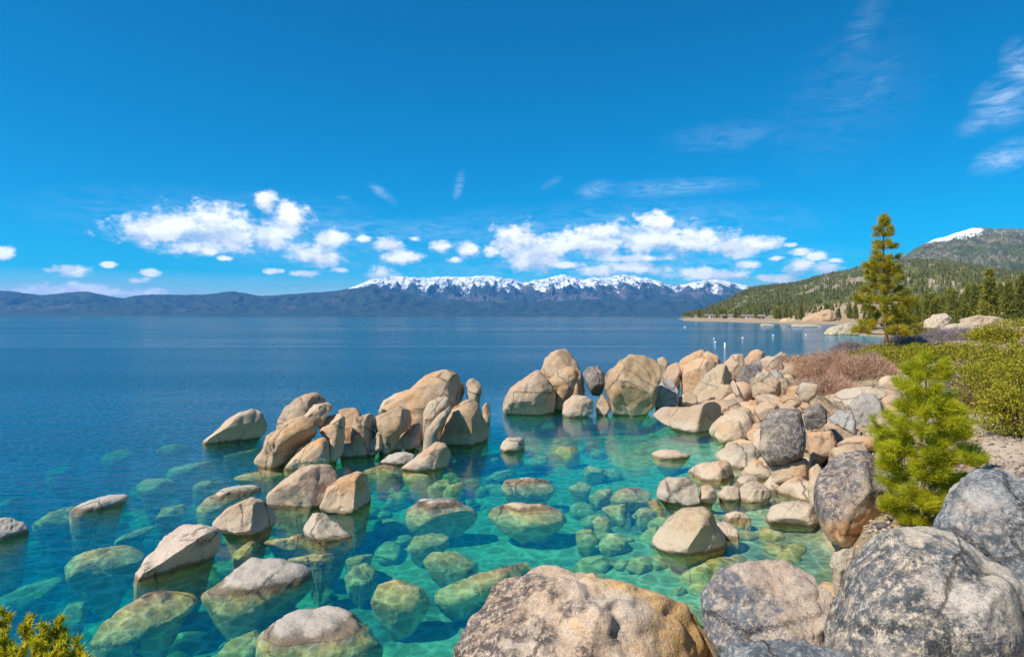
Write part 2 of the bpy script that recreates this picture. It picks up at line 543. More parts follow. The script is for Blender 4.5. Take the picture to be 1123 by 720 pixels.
def foliage_mat(name, c1, c2, c3=None, scale=1.2, trans=.35):
    m, w, out = new_mat(name)
    tc = w.node('ShaderNodeTexCoord')
    g = w.node('ShaderNodeNewGeometry')
    n = w.noise(tc.outputs['Object'], scale, 4, .6)
    f = w.math('ADD', w.math('MULTIPLY', g.outputs['Random Per Island'], .5), w.math('MULTIPLY', w.step(n, .35, .65), .5))
    col = w.mix(f, c1, c2)
    if c3:
        col = w.mix(w.step(g.outputs['Random Per Island'], .86, .9), col, c3)
    d = w.node('ShaderNodeBsdfPrincipled')
    d.inputs['Roughness'].default_value = .6
    d.inputs['Specular IOR Level'].default_value = .25
    w.l.new(col, d.inputs['Base Color'])
    t = w.node('ShaderNodeBsdfTranslucent')
    w.l.new(col, t.inputs['Color'])
    mx = w.node('ShaderNodeMixShader')
    mx.inputs[0].default_value = trans
    w.l.new(d.outputs[0], mx.inputs[1])
    w.l.new(t.outputs[0], mx.inputs[2])
    w.l.new(mx.outputs[0], out.inputs[0])
    return m


def plain_mat(name, c1, c2, scale=6, rough=.9, bump=.02):
    m, w, out = new_mat(name)
    tc = w.node('ShaderNodeTexCoord')
    n = w.noise(tc.outputs['Object'], scale, 6, .65)
    principled(w, out, w.mix(w.step(n, .35, .65), c1, c2), rough, w.bump(n, .6, bump))
    return m


def slope_mat(name, forest1, forest2, rock, snow_line=None, snow_amt=0., rock_amt=.4, fs=.02, rs=.004, snow_soft=120., snow_x=None, ribs=0):
    """hillside: woods, bare granite between them, snow above a line"""
    m, w, out = new_mat(name)
    g = w.node('ShaderNodeNewGeometry')
    p = g.outputs['Position']
    z = w.sep(p)[2]
    ps = w.vec('MULTIPLY', p, (1, .6, 1.6))
    n1 = w.noise(ps, fs, 6, .7)
    n2 = w.noise(ps, rs, 7, .68)
    n3 = w.noise(ps, fs * 4, 4, .75)
    col = w.mix(w.step(n1, .4, .62), forest1, forest2)
    rk = w.math('MULTIPLY', w.step(n2, .62 - .25 * rock_amt, .70 - .25 * rock_amt), w.step(n3, .36, .54))
    col = w.mix(rk, col, w.mix(w.step(n1, .35, .65), rock, tuple(c * .6 for c in rock)))
    if snow_line is not None:
        zl = w.math('ADD', z, w.math('MULTIPLY', w.math('SUBTRACT', w.noise(ps, rs * 2.2, 8, .72), .5), snow_soft * 3.2))
        st = w.vec('DOT_PRODUCT', g.outputs['Normal'], (-.35, .1, 1))
        if ribs:
            at_ = w.node('ShaderNodeAttribute', attribute_name='rib')
            zl = w.math('ADD', z, w.math('ADD', w.math('MULTIPLY', w.math('SUBTRACT', at_.outputs['Fac'], .35), -ribs), w.math('MULTIPLY', w.math('SUBTRACT', w.noise(ps, rs * 6, 8, .78), .5), ribs * 1.6)))
        sn = w.math('MULTIPLY', w.step(zl, snow_line - snow_soft * .25, snow_line + snow_soft * .25), snow_amt)
        pat = w.step(w.math('ADD', w.noise(ps, rs * 5, 6, .7), w.math('MULTIPLY', st, .12)), .47, .60)
        sn = w.math('MULTIPLY', sn, pat)
        if snow_x:
            X = w.sep(p)[0]
            lim = w.math('MULTIPLY_ADD', X, snow_x[2], snow_x[3])
            d = w.math('SUBTRACT', w.math('ADD', z, w.math('MULTIPLY', w.math('SUBTRACT', n2, .5), 60)), lim)
            bank = w.math('MULTIPLY', w.step(d, -6, 6), w.math('MULTIPLY', w.step(X, snow_x[0] - 60, snow_x[0]), w.step(X, snow_x[1] + 60, snow_x[1])))
            sn = w.math('MAXIMUM', w.math('MULTIPLY', sn, w.step(n3, .5, .62)), bank)
        col = w.mix(sn, col, (.86, .88, .92))
    principled(w, out, col, .95, None, .05)
    return m


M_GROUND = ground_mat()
M_WATER = water_mat()
M_BARK = plain_mat('pine_bark', (.10, .06, .045), (.20, .12, .08), 14, .95, .03)
M_BARKP = plain_mat('pale_twig_bark', (.30, .25, .21), (.20, .15, .12), 14, .95, .01)
M_DARKTWIG = plain_mat('dark_twig_bark', (.07, .045, .035), (.12, .08, .06), 14, .95, .01)
M_NEEDLE_NEAR = foliage_mat('bright_pine_needles', (.34, .40, .018), (.80, .76, .04), (.5, .38, .04), 2.2, .52)
M_NEEDLE_TALL = foliage_mat('golden_green_pine_needles', (.20, .23, .02), (.66, .52, .035), None, .7, .45)
M_NEEDLE_FAR = foliage_mat('dark_conifer_needles', (.14, .17, .03), (.33, .31, .06), None, .15, .2)
M_NEEDLE_FAR2 = foliage_mat('olive_conifer_needles', (.16, .18, .03), (.42, .36, .05), None, .15, .2)
M_NEEDLE_HILL = foliage_mat('hillside_conifer_needles', (.14, .17, .05), (.31, .28, .10), None, .01, .3)
M_MANZ = foliage_mat('manzanita_leaves', (.17, .19, .012), (.54, .45, .02), (.13, .10, .03), 1.4, .3)
M_SPRAY = foliage_mat('bright_yellow_green_leaves', (.28, .32, .012), (.78, .64, .03), None, 5., .45)
M_RED = foliage_mat('bare_red_twigs', (.36, .19, .115), (.66, .43, .29), (.66, .50, .36), 1.0, .1)
M_GREY = foliage_mat('bare_grey_twigs', (.20, .16, .16), (.38, .31, .30), None, 1.2, .1)
M_WHITE = plain_mat('white_buoy_paint', (.8, .8, .8), (.74, .75, .76), 4, .5, .002)

# ------------------------------------------------------------------ ground sheet, lake
def build_ground():
    ang = np.concatenate([np.linspace(-1.0, 1.0, 420), np.linspace(1.0, 2 * math.pi - 1.0, 90)[1:-1]])
    rad = np.concatenate([[0.4], np.geomspace(1.0, 120, 260), np.geomspace(125, 40000, 90)])
    A, R = np.meshgrid(ang, rad, indexing='ij')
    X, Y = np.sin(A) * R, np.cos(A) * R
    Z = ground(X.ravel(), Y.ravel())
    V = np.stack([X.ravel(), Y.ravel(), Z], 1)
    na, nr = len(ang), len(rad)
    i, j = np.meshgrid(np.arange(na), np.arange(nr - 1), indexing='ij')
    i2 = (i + 1) % na
    Fc = np.stack([i * nr + j, i * nr + j + 1, i2 * nr + j + 1, i2 * nr + j], -1).reshape(-1, 4)[:, ::-1]
    # close the middle
    c = len(V)
    V = np.vstack([V, [[0, 0, ground1(0, 0.01)]]])
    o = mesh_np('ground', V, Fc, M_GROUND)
    bm = bmesh.new()
    bm.from_mesh(o.data)
    bm.verts.ensure_lookup_table()
    for a in range(na):
        bm.faces.new((bm.verts[c], bm.verts[a * nr], bm.verts[((a + 1) % na) * nr]))
    bmesh.ops.recalc_face_normals(bm, faces=bm.faces[:])
    bm.to_mesh(o.data)
    bm.free()
    for p in o.data.polygons:
        p.use_smooth = True
    tag(o, 'sandy lake bed rising to a bank of tan decomposed granite', 'ground', kind='structure')


def build_water():
    s = 34000.0
    V = [(-s, -s, 0), (s, -s, 0), (s, s, 0), (-s, s, 0), (-s, -s, -60), (s, -s, -60), (s, s, -60), (-s, s, -60)]
    Fc = [(0, 1, 2, 3), (7, 6, 5, 4), (0, 4, 5, 1), (1, 5, 6, 2), (2, 6, 7, 3), (3, 7, 4, 0)]
    o = mesh_np('lake_water', V, Fc, M_WATER, smooth=False)
    tag(o, 'clear lake, turquoise over sand and deep blue farther out', 'lake', kind='structure')


build_ground()
build_water()


# ------------------------------------------------------------------ hills and mountains across the lake
def ridge(name, label, prof, Yr, Yf, mat, rough, power=1.3, nu=420, nv=70, back=0.5, seed=0, base=-8, kind='structure', scale=.045, stretch=1.0, top=.10):
    """terrain from its front foot (Yf) up to the crest (Yr) and down behind; prof = crest in photo pixels"""
    prof = np.array(prof, float)
    px = np.linspace(prof[0, 0], prof[-1, 0], nu)
    crest = np.interp(px, prof[:, 0], prof[:, 1])
    k = np.array([1, 2, 3, 2, 1]) / 9
    crest = np.convolve(np.pad(crest, 2, 'edge'), k, 'valid')
    yf = np.interp(px, [q[0] for q in Yf], [q[1] for q in Yf]) if not np.isscalar(Yf) else np.full(nu, float(Yf))
    yr = np.interp(px, [q[0] for q in Yr], [q[1] for q in Yr]) if not np.isscalar(Yr) else np.full(nu, float(Yr))
    t = np.concatenate([np.linspace(0, 1, nv), 1 + np.linspace(0, back, nv // 3)[1:]])
    T, PX = np.meshgrid(t, px)
    YF, YR, CR = yf[:, None], yr[:, None], crest[:, None]
    U = (PX - CX) / F
    Yd = YF + (YR - YF) * T
    zc = EYE + (HY - CR) / F * YR
    up = np.where(T <= 1, np.clip(T, 0, 1) ** power, np.clip(1 - ((T - 1) / back) ** 1.5 * .9, 0, 1))
    Z = base + (zc - base) * up
    X = U * Yd
    P = np.stack([X.ravel(), Yd.ravel() / stretch, Z.ravel() * 0 + seed * 31.7], 1)
    sc_ = float(np.mean(yr)) * scale
    n = fbm(P / sc_, 6, .55, ridged=True).reshape(Z.shape)
    H = np.maximum(zc - base, 1)
    env = np.sin(np.clip(T, 0, 1) * math.pi) * .9 + top * np.clip(T, 0, 1)
    Z = Z + (n - .35) * H * rough * env
    V = np.stack([X, Yd, Z], -1).reshape(-1, 3)
    a, b = len(px), len(t)
    i, j = np.meshgrid(np.arange(a - 1), np.arange(b - 1), indexing='ij')
    Fc = np.stack([i * b + j, (i + 1) * b + j, (i + 1) * b + j + 1, i * b + j + 1], -1).reshape(-1, 4)
    o = mesh_np(name, V, Fc, mat)
    at_ = o.data.attributes.new('rib', 'FLOAT', 'POINT')
    at_.data.foreach_set('value', n.ravel().astype(np.float32))
    tag(o, label, 'mountains' if 'mount' in name else 'hills', kind=kind)
    return V.reshape(a, b, 3), px, t


M_FAR_HILL = slope_mat('far_wooded_slope', (.028, .055, .042), (.05, .075, .052), (.15, .13, .11), rock_amt=.15, fs=.008, rs=.0012)
M_SNOWY = slope_mat('far_snowy_slope', (.030, .055, .046), (.05, .075, .06), (.20, .18, .17), snow_line=545, snow_amt=1.0, rock_amt=.5, fs=.006, rs=.0014, snow_soft=150, ribs=480)
M_MIDHILL = slope_mat('near_wooded_slope', (.075, .095, .035), (.14, .15, .055), (.42, .33, .24), rock_amt=.62, fs=.03, rs=.006)
M_RIGHTMT = slope_mat('right_mountain_slope', (.065, .085, .035), (.11, .12, .05), (.30, .25, .18), snow_line=620, snow_amt=.45, rock_amt=.72, fs=.02, rs=.003, snow_soft=60, snow_x=(3430, 3740, .299, -446))

ridge('far_hills', 'dark blue wooded hills along the far shore of the lake',
      [(-420, 318), (-300, 328), (-150, 321), (-60, 326), (0, 319), (15, 320), (45, 324), (75, 321), (95, 320), (115, 324), (135, 327.5), (150, 324), (165, 323), (200, 323.5), (228, 323), (255, 319.5), (270, 322), (285, 325),
       (310, 323.5), (330, 322), (360, 320), (385, 317), (405, 313), (430, 318), (470, 326), (520, 331), (560, 329), (600, 331), (650, 328), (700, 330), (760, 328), (800, 331), (840, 333), (900, 334), (1000, 336)],
      13500, [(-420, 9500), (300, 10500), (600, 12000), (1000, 11500)], M_FAR_HILL, .5, 1.1, 700, 90, seed=1, scale=.03, stretch=1.6)
ridge('snowy_mountains', 'snow covered mountain range behind the far shore',
      [(330, 330), (372, 320), (395, 312), (408, 307), (420, 305), (440, 303.5), (455, 304.5), (470, 305.5), (490, 303.5), (505, 304.5), (520, 303.2), (540, 303.6), (552, 305), (563, 306.5), (572, 311), (580, 309.5), (590, 307), (600, 305.5),
       (609, 303.5), (618, 300.8), (628, 304), (640, 307.5), (652, 304), (665, 306), (678, 302.5), (690, 301.4), (702, 304.5), (712, 306), (722, 309), (732, 312.5), (740, 313.5), (752, 311), (765, 308.5), (785, 307), (800, 309.5), (812, 312), (835, 316),
       (860, 321), (900, 330), (1000, 338)],
      17500, 13800, M_SNOWY, .34, 1.0, 900, 130, seed=2, scale=.026, stretch=2.2, top=.16)
HILL = ridge('rocky_wooded_hill', 'green wooded hill with bare granite patches beyond the cove',
             [(728, 351.5), (745, 348), (765, 342), (785, 335), (800, 328), (815, 320), (830, 315.5), (850, 313.5), (870, 312), (885, 308.5), (900, 303.5), (915, 300.5), (930, 297.5), (942, 294.5), (958, 292), (975, 290), (995, 287),
              (1020, 286), (1050, 290), (1085, 296), (1123, 300), (1200, 300), (1400, 300), (1700, 310)],
             [(728, 1500), (800, 2300), (900, 2600), (1700, 2200)], [(728, 900), (770, 880), (850, 540), (960, 430), (1050, 320), (1123, 330), (1700, 400)], M_MIDHILL, .30, 1.25, 420, 110, seed=3)
RMT = ridge('snow_topped_mountain', 'granite mountain with a snow bank along its ridge, above the wooded slope',
            [(880, 345), (920, 325), (955, 306), (980, 289), (1000, 275), (1012, 268.5), (1025, 262.5), (1038, 260), (1050, 255.5), (1062, 252), (1075, 249), (1090, 250.5), (1105, 250), (1123, 251.5), (1180, 246), (1250, 252), (1350, 262), (1500, 285), (1700, 310)],
            5600, [(880, 3200), (1700, 2600)], M_RIGHTMT, .22, 1.25, 420, 110, seed=4)

# ------------------------------------------------------------------ boulders
_ico = {}


def ico(sub):
    if sub not in _ico:
        bm = bmesh.new()
        bmesh.ops.create_icosphere(bm, subdivisions=sub, radius=1.0)
        V = np.array([v.co[:] for v in bm.verts])
        Fc = np.array([[v.index for v in f.verts] for f in bm.faces])
        bm.free()
        _ico[sub] = (V, Fc)
    return _ico[sub]


CAM = np.array([0, 0, EYE])
BED = {}
n_boulder = 0


def boulder(label, mat, mode, par, pts, depth=1.0, box=.78, cuts=5, facets=(), rough=1.0, seed=None, group=None, name='boulder', sink=.12, sub=None, foot=True, taper=None):
    """one boulder of its own real size. pts = its outline as seen in the photo; mode/par say how far off it stands:
    'w' its front meets the water at that photo row, 'd' it stands that many metres out, 's' its top lies at that height.
    facets = flat broken faces (right, up, toward the viewer, how much of the radius is left)"""
    global n_boulder
    if taper is None:
        taper = -.12 if mode == 'd' else .8
    n_boulder += 1
    r_ = np.random.default_rng(n_boulder * 13 + 5 if seed is None else seed)
    pts = np.array(pts, float)
    x, y = pts[:, 0], pts[:, 1]
    x2, y2 = np.roll(x, -1), np.roll(y, -1)
    cr = x * y2 - x2 * y
    a = cr.sum() / 2
    cx, cyy = ((x + x2) * cr).sum() / (6 * a), ((y + y2) * cr).sum() / (6 * a)
    wpx, hpx = np.ptp(x), np.ptp(y)
    Y = par
    for _ in range(12):
        s = Y / F
        D = depth * .5 * math.sqrt(wpx * hpx) * s
        D = min(D, 1.2 * .5 * wpx * s)
        if mode == 'w':
            Y = 3.0 * .0 + EYE * F / (par - HY) + D * .55
        elif mode == 's':
            hh = hpx * .5 * s
            Y = (EYE - par + hh * .8) * F / (cyy - HY)
        else:
            Y = par
    ray = np.array([(cx - CX) / F, 1.0, (HY - cyy) / F])
    P0 = CAM + ray * Y
    c = -ray / np.linalg.norm(ray)
    ax = np.cross(np.array([0, 0, 1.0]), c)
    ax /= np.linalg.norm(ax)
    bx = np.cross(c, ax)
    rays = np.stack([(x - CX) / F, np.ones(len(x)), (HY - y) / F], 1)
    tt = ((P0 - CAM) @ c) / (rays @ c)
    Q = CAM + rays * tt[:, None] - P0
    qa, qb = Q @ ax, Q @ bx
    # radius over angle from the outline
    th = np.linspace(-math.pi, math.pi, 361)[:-1]
    rad = np.zeros(360)
    ea, eb = np.roll(qa, -1) - qa, np.roll(qb, -1) - qb
    for i, t in enumerate(th):
        ca, sa = math.cos(t), math.sin(t)
        den = ca * eb - sa * ea
        den = np.where(np.abs(den) < 1e-9, 1e-9, den)
        rr = (qa * eb - qb * ea) / den
        k = (qa * sa - qb * ca) / den
        ok = (rr > 0) & (k >= -1e-6) & (k <= 1 + 1e-6)
        rad[i] = rr[ok].max() if ok.any() else 0
    bad = rad <= 0
    if bad.any():
        rad[bad] = np.interp(th[bad], th[~bad], rad[~bad])
    ker = np.hanning(15)
    ker /= ker.sum()
    rad = np.convolve(np.concatenate([rad[-7:], rad, rad[:7]]), ker, 'valid')
    size = math.sqrt(wpx * hpx) * Y / F
    if sub is None:
        pix = math.sqrt(wpx * hpx)
        sub = 6 if pix > 130 else (5 if pix > 26 else 4)
    S, Fc = ico(sub)
    rho = np.hypot(S[:, 0], S[:, 2])
    ang = np.arctan2(S[:, 2], S[:, 0])
    rr = np.interp(ang, np.append(th, math.pi), np.append(rad, rad[0]))
    ip = rr * rho ** box
    V = np.stack([np.cos(ang) * ip, np.sin(ang) * ip, -np.sign(S[:, 1]) * np.abs(S[:, 1]) ** box * D], 1)
    # lean the front: the lower half comes toward the viewer, as a boulder resting on the ground does
    V[:, 2] -= V[:, 1] * .18
    for side in (1, -1):
        for _ in range(cuts):
            nrm = r_.normal(size=3)
            nrm[2] = side * (abs(nrm[2]) + .55)
            if side > 0 and r_.random() < .5:
                nrm[1] = abs(nrm[1])
            nrm /= np.linalg.norm(nrm)
            d = V @ nrm
            off = d.max() * r_.uniform(.64, .88)
            V -= np.outer(np.maximum(d - off, 0) * .92, nrm)
    for (fa, fb, fc, keep) in facets:
        nrm = np.array([fa, fb, fc], float)
        nrm /= np.linalg.norm(nrm)
        d = V @ nrm
        off = d.max() * keep
        V -= np.outer(np.maximum(d - off, 0) * .97, nrm)
    # joints: narrow clefts running across the rock
    if sub == 5:
        for _ in range(r_.integers(0, 3)):
            nrm = r_.normal(size=3)
            nrm[1] *= .6
            nrm /= np.linalg.norm(nrm)
            d = V @ nrm - r_.uniform(-.22, .22) * size + fbm(V / size * 2.5 + r_.uniform(0, 9, 3), 3) * .05 * size
            V -= V / (np.linalg.norm(V, axis=1)[:, None] + 1e-6) * (np.exp(-(d / (size * .016)) ** 2) * size * .035 + np.clip(d / (size * .2), 0, 1) * size * .012)[:, None]
    nn = V / (np.linalg.norm(V, axis=1)[:, None] + 1e-6)
    sd = r_.uniform(0, 50, 3)
    lump = fbm(V / size * 2.2 + sd, 3) * .055 + fbm(V / size * 7 + sd, 3, .55) * .016 * rough - np.clip(fbm(V / size * 3.1 + sd + 9, 3, .6, ridged=True) - .45, 0, 1) * .05 * rough
    if sub >= 6:
        lump += fbm(V / size * 26 + sd, 3, .6) * .0035 * rough
    V = V + nn * (lump * size)[:, None]
    W = P0 + V[:, :1] * ax + V[:, 1:2] * bx + V[:, 2:] * c
    # seat it on the bed
    gz = min(ground1(P0[0], P0[1]), ground1(P0[0], P0[1] - D * .5)) - sink
    zmin, zmax = W[:, 2].min(), W[:, 2].max()
    if mode == 'w':
        z0 = 0.0 if zmin < -.02 else zmin + .15 * (zmax - zmin)
    elif mode == 's':
        z0 = zmin + .45 * (zmax - zmin)
    else:
        z0 = zmin + .25 * (zmax - zmin)
    if gz < zmin and foot:
        low = np.clip((z0 - W[:, 2]) / max(z0 - zmin, 1e-4), 0, 1)
        zn = z0 - low * (z0 - gz)
        below = W[:, 2] < z0
        fall = np.clip((z0 - zn) / max(.9, z0 - gz), 0, 1)
        W[:, 2] = np.where(below, zn, W[:, 2])
        ctr = P0[:2] + (np.array([0, D * .15]))
        k = (np.where(below, taper * (.5 * fall + .5 * (1 - np.sqrt(np.clip(1 - fall ** 2, 0, 1)))), 0) if taper > 0 else np.where(below, taper * fall, 0))[:, None]
        W[:, :2] = W[:, :2] * (1 - k) + ctr * k
    org = np.array([P0[0], P0[1], P0[2]])
    o = mesh_np(name, W - org, Fc[:, ::-1] if False else Fc, mat if not isinstance(mat, str) else GR[mat], loc=org)
    tag(o, label, 'boulder', group)
    return o

# --- the near boulders on the bank
M_N1 = granite('granite_speckled_and_rusty', base=(.56, .41, .29), alt=(.52, .43, .34), rust=(.62, .36, .13), rust_amt=.8, rust_dir=(1, 0, -.1), lichen=.55, lichen_dir=(-.9, -.1, -.2), size=1.0, lichen_col=(.075, .06, .055))
M_N2 = granite('granite_buff_grey_sided', base=(.47, .36, .27), alt=(.50, .40, .30), rust_amt=.2, lichen=.62, lichen_dir=(-.9, 0, -.2), size=.7, lichen_col=(.09, .10, .12))
M_N3 = granite('granite_half_lichened', base=(.54, .45, .35), alt=(.48, .43, .37), rust_amt=.12, lichen=.85, lichen_dir=(-.9, -.2, -.1), size=1.1, lichen_col=(.065, .07, .075))
M_N4 = granite('granite_lichened', base=(.40, .37, .34), alt=(.30, .31, .31), rust_amt=.12, lichen=1.15, size=1.2, lichen_col=(.075, .085, .095))
M_Q10 = granite('granite_rust_below_lichen', base=(.46, .33, .22), alt=(.46, .36, .27), rust=(.58, .28, .09), rust_amt=.85, rust_dir=(.1, 0, -1), lichen=.8, lichen_dir=(-.25, 0, 1), size=.9, lichen_col=(.085, .08, .085))
M_BLOCK = granite('granite_dark_lichened', base=(.34, .28, .22), alt=(.30, .27, .24), lichen=1.25, rust_amt=.1, lichen_col=(.10, .09, .085))
M_B5 = granite('granite_pink_and_white', base=(.58, .44, .34), alt=(.54, .42, .32), rust=(.50, .22, .12), rust_amt=.6, lichen=.1, size=1.2)
M_GREYTOP = granite('granite_smooth_grey', base=(.34, .31, .29), alt=(.38, .34, .31), rust_amt=.0, lichen=0.0, grain=.7)

boulder('huge boulder at the water edge, black speckled on one flank, rusty orange opposite', M_N1, 'd', 8.6,
        [(488, 790), (498, 720), (507, 696), (525, 660), (546, 638), (583, 625.7), (616, 624), (650, 628), (686, 635), (716, 649), (752, 663), (770, 678), (789, 702), (800, 740), (790, 790), (640, 830)], .9, .78, 3, rough=1.4, taper=.1)
boulder('rounded buff boulder with a blue grey rim, next to the largest grey one', M_N2, 'd', 8.4,
        [(767.5, 656), (773, 642), (791, 625), (816, 614), (837, 611), (862, 614), (894, 632), (915, 650), (921, 678), (918, 720), (880, 750), (820, 750), (785, 720), (772, 690)], .95, .78, 2, rough=1.2, taper=.1)
boulder('largest grey boulder, dark lichen on one half and pale stripes on the other', M_N3, 'd', 6.6,
        [(910, 740), (912, 690), (915, 650), (922, 624), (940, 601), (961.5, 584), (990, 578), (1016, 580), (1041, 588), (1073, 604), (1112, 626), (1150, 655), (1185, 700), (1190, 780), (1120, 850), (980, 850)], .9, .80, 2, rough=1.3, taper=.1)
boulder('blue grey lichened boulder below the sandy path', M_N4, 'd', 9.4,
        [(1022, 578), (1036, 545), (1051, 527), (1073, 515.6), (1099, 513.5), (1123, 516), (1165, 530), (1195, 570), (1185, 640), (1123, 655), (1070, 650), (1035, 620)], .9, .82, 3, rough=1.3, taper=.1)
boulder('dark speckled rock low in the front, below the rounded buff boulder', M_N4, 'd', 6.0,
        [(760, 740), (768, 722), (791, 710), (823, 701.5), (862, 699.5), (897, 702.5), (925, 711), (945, 735), (940, 790), (850, 830), (770, 800)], .8, .8, 2, rough=1.4, taper=.1)
boulder('small pale stone wedged beside the largest grey boulder', 'pale', 'd', 9.8, [(908, 618), (914, 606), (926, 600), (938, 601), (938, 625), (920, 632)], 1, .85, 3)
boulder('big round boulder with grey lichen above and orange below, beside the small pine', M_Q10, 'd', 14.6,
        [(890, 560), (890, 535), (896, 517), (907, 502), (923, 492), (940, 490.5), (960, 497), (974, 512), (981, 535), (984, 560), (976, 585), (952, 598), (926, 603), (905, 592), (896, 577)], .95, .82, 3, taper=.2)

# --- boulders of the near cove shore
boulder('tall dark lichened block standing over two split slabs', M_BLOCK, 'd', 19.9, [(833, 494), (834, 466), (841, 452), (855, 447), (877, 447.5), (882, 460), (883, 485), (881, 501), (862, 509), (843, 510)], .9, .55, 0, rough=1.3, foot=False)
boulder('split tan slab under the tall dark block', 'tan', 'd', 19.8, [(842, 509), (859, 506), (883, 502), (888, 507), (887, 524), (866, 529), (848, 532)], 1.3, .5, 0, foot=False)
boulder('thin wedge of rock at the water below the split slab', 'pale', 'w', 539, [(847, 530), (866, 526), (885, 522), (887, 537), (878, 540), (858, 538)], 1.3, .5, 0)
boulder('small dark rounded block on top of a tan block', M_BLOCK, 'd', 21.6, [(880, 455), (884, 446), (899, 441.5), (907, 450), (908, 463), (900, 470), (884, 471.5)], 1, .62, 1, foot=False)
boulder('tan square block carrying a small dark block', 'warm', 'd', 21.4, [(884, 474), (899, 470.5), (913, 470.6), (919, 487), (919, 497), (898, 506), (888, 507)], 1, .52, 0)
boulder('grey angular rock behind the two stacked blocks', 'lich', 'd', 23.5, [(886, 441), (897, 433), (908, 437), (920, 448), (918, 462), (905, 466), (892, 455)], 1, .75, 4)
boulder('speckled five sided grey rock', 'grey', 'd', 22.6, [(908, 458), (923, 447), (933, 450), (938.5, 464), (938, 477.6), (927, 482), (913, 474)], .9, .7, 3)
boulder('big pale grey boulder just behind the small pine', 'grey', 'd', 24.5, [(931, 444), (943, 431), (959, 431.5), (967, 440), (972, 460), (960, 480), (941, 476), (933, 455)], .9, .75, 3)
boulder('long low whitish rock under the red twigs', 'pale', 'd', 27.5, [(907, 434), (923, 427), (939, 424), (970, 423), (976, 434), (950, 445), (925, 447)], .7, .72, 5)
boulder('pale narrow rock hidden between tan block and the lichened round boulder', 'pale', 'd', 18.0, [(886, 537), (887, 515), (897, 507), (903, 518), (899, 545), (891, 550)], 1, .75, 2)
boulder('white flat slab lying in the shallows by the orange bellied boulder', 'pale', 'w', 575, [(838, 571), (845, 555), (856, 550), (876, 548), (895, 553), (899, 575), (893, 585), (862, 583), (845, 579)], 1.2, .85, 2)
boulder('thin orange slab in the shallows above the white slab', 'warm', 'w', 546, [(866, 541), (880, 538.5), (893, 540), (893, 547), (872, 547)], 1, .8, 1)
boulder('smooth round cream boulder in the shallows with a flat base', 'pale', 'w', 553, [(719, 540), (724, 527), (733, 522), (752, 522), (766, 531), (769, 551), (759, 558), (736, 554), (722, 548)], 1, .75, 2)
boulder('dark pointed stone against the smooth cream boulder', 'lich', 'w', 553, [(766, 551), (769, 531), (776, 530), (784, 536), (787, 547), (779, 555)], 1, .8, 4)
boulder('large tan block with a flat front resting over the cove', 'warm', 'd', 21.2, [(751, 517), (761, 510), (794, 503), (801, 508), (807, 523), (802, 532), (787, 535), (768, 531), (755, 525)], 1, .62, 3, facets=[(.8, .1, .6, .7)])
boulder('whitish split boulder behind the large tan block', 'pale', 'd', 22.8, [(780, 500), (800, 486), (826, 484), (835, 495), (838, 512), (830, 526), (812, 530), (800, 515)], 1, .72, 4)
boulder('upright slab leaning on the whitish split boulder', 'warm', 'd', 21.4, [(816, 514), (826, 502), (836, 506), (840, 521), (836, 531), (820, 530)], 1, .7, 3)
boulder('small smooth tan stone between the large tan block and the facetted one', 'warm', 'w', 549, [(786, 541), (796, 532), (809, 533), (812, 548), (800, 553), (789, 550)], 1, .82, 2)
boulder('facetted round boulder with a pale broken face, in the shallows', 'tan', 'w', 550, [(808, 541), (817, 529), (828, 526), (840, 532), (848, 544), (844, 551), (824, 554), (811, 549)], 1, .8, 3, facets=[(-.5, .2, .9, .7)])
boulder('large egg shaped boulder alone in the shallows with a dark broken corner', 'pale', 'w', 606, [(714, 594), (722, 579), (735, 566), (748, 556.5), (765, 553.5), (779, 558), (788, 573), (800, 588), (802, 601), (790, 613), (765, 616), (735, 612), (718, 603)], 1, .82, 1, facets=[(.75, -.35, .75, .60), (.9, .3, .3, .82)])
boulder('angular tan stone just behind the large egg shaped boulder', 'tan', 'w', 590, [(785, 573), (796, 569.5), (809, 579), (812, 593), (811, 608), (797, 606), (788, 592)], 1, .75, 3)
boulder('flat topped stone awash between the egg shaped boulder and the shore', 'tan', 'w', 571, [(789, 572), (796, 563), (804, 559.5), (814, 560), (824, 568), (826, 578), (810, 583), (795, 580)], 1, .82, 2)
boulder('narrow orange white stone barely above the water in the cove', 'warm', 'w', 503, [(714, 497), (725, 492), (742, 493), (760, 499), (750, 505), (735, 508), (718, 505)], 1, .85, 1)

boulder('broad tan boulder at the water just below the smooth rounded one', 'tan', 'w', 505, [(790, 497), (797, 486), (812, 481), (828, 483), (836, 492), (832, 503), (815, 508), (797, 506)], 1, .76, 3)
boulder('tan wedge between the whitish split boulder and the tall dark block', 'tan', 'd', 23.5, [(822, 492), (828, 474), (838, 466), (843, 480), (842, 500), (828, 504)], 1, .74, 3)
boulder('flat tan boulder half buried behind the orange bellied boulder', 'tan', 'd', 18.5, [(903, 500), (915, 490), (935, 486), (950, 489), (955, 500), (930, 510), (908, 512)], 1, .76, 3)
boulder('low buff boulder in front of the five sided grey rock', 'warm', 'd', 20.5, [(917, 486), (930, 479), (948, 477), (962, 481), (965, 492), (940, 498), (920, 497)], 1, .76, 3)
boulder('buff boulder tucked under the whitish split boulder at the shore', 'pale', 'd', 19.6, [(838, 530), (846, 520), (856, 527), (858, 540), (848, 547), (838, 545)], 1, .76, 3)

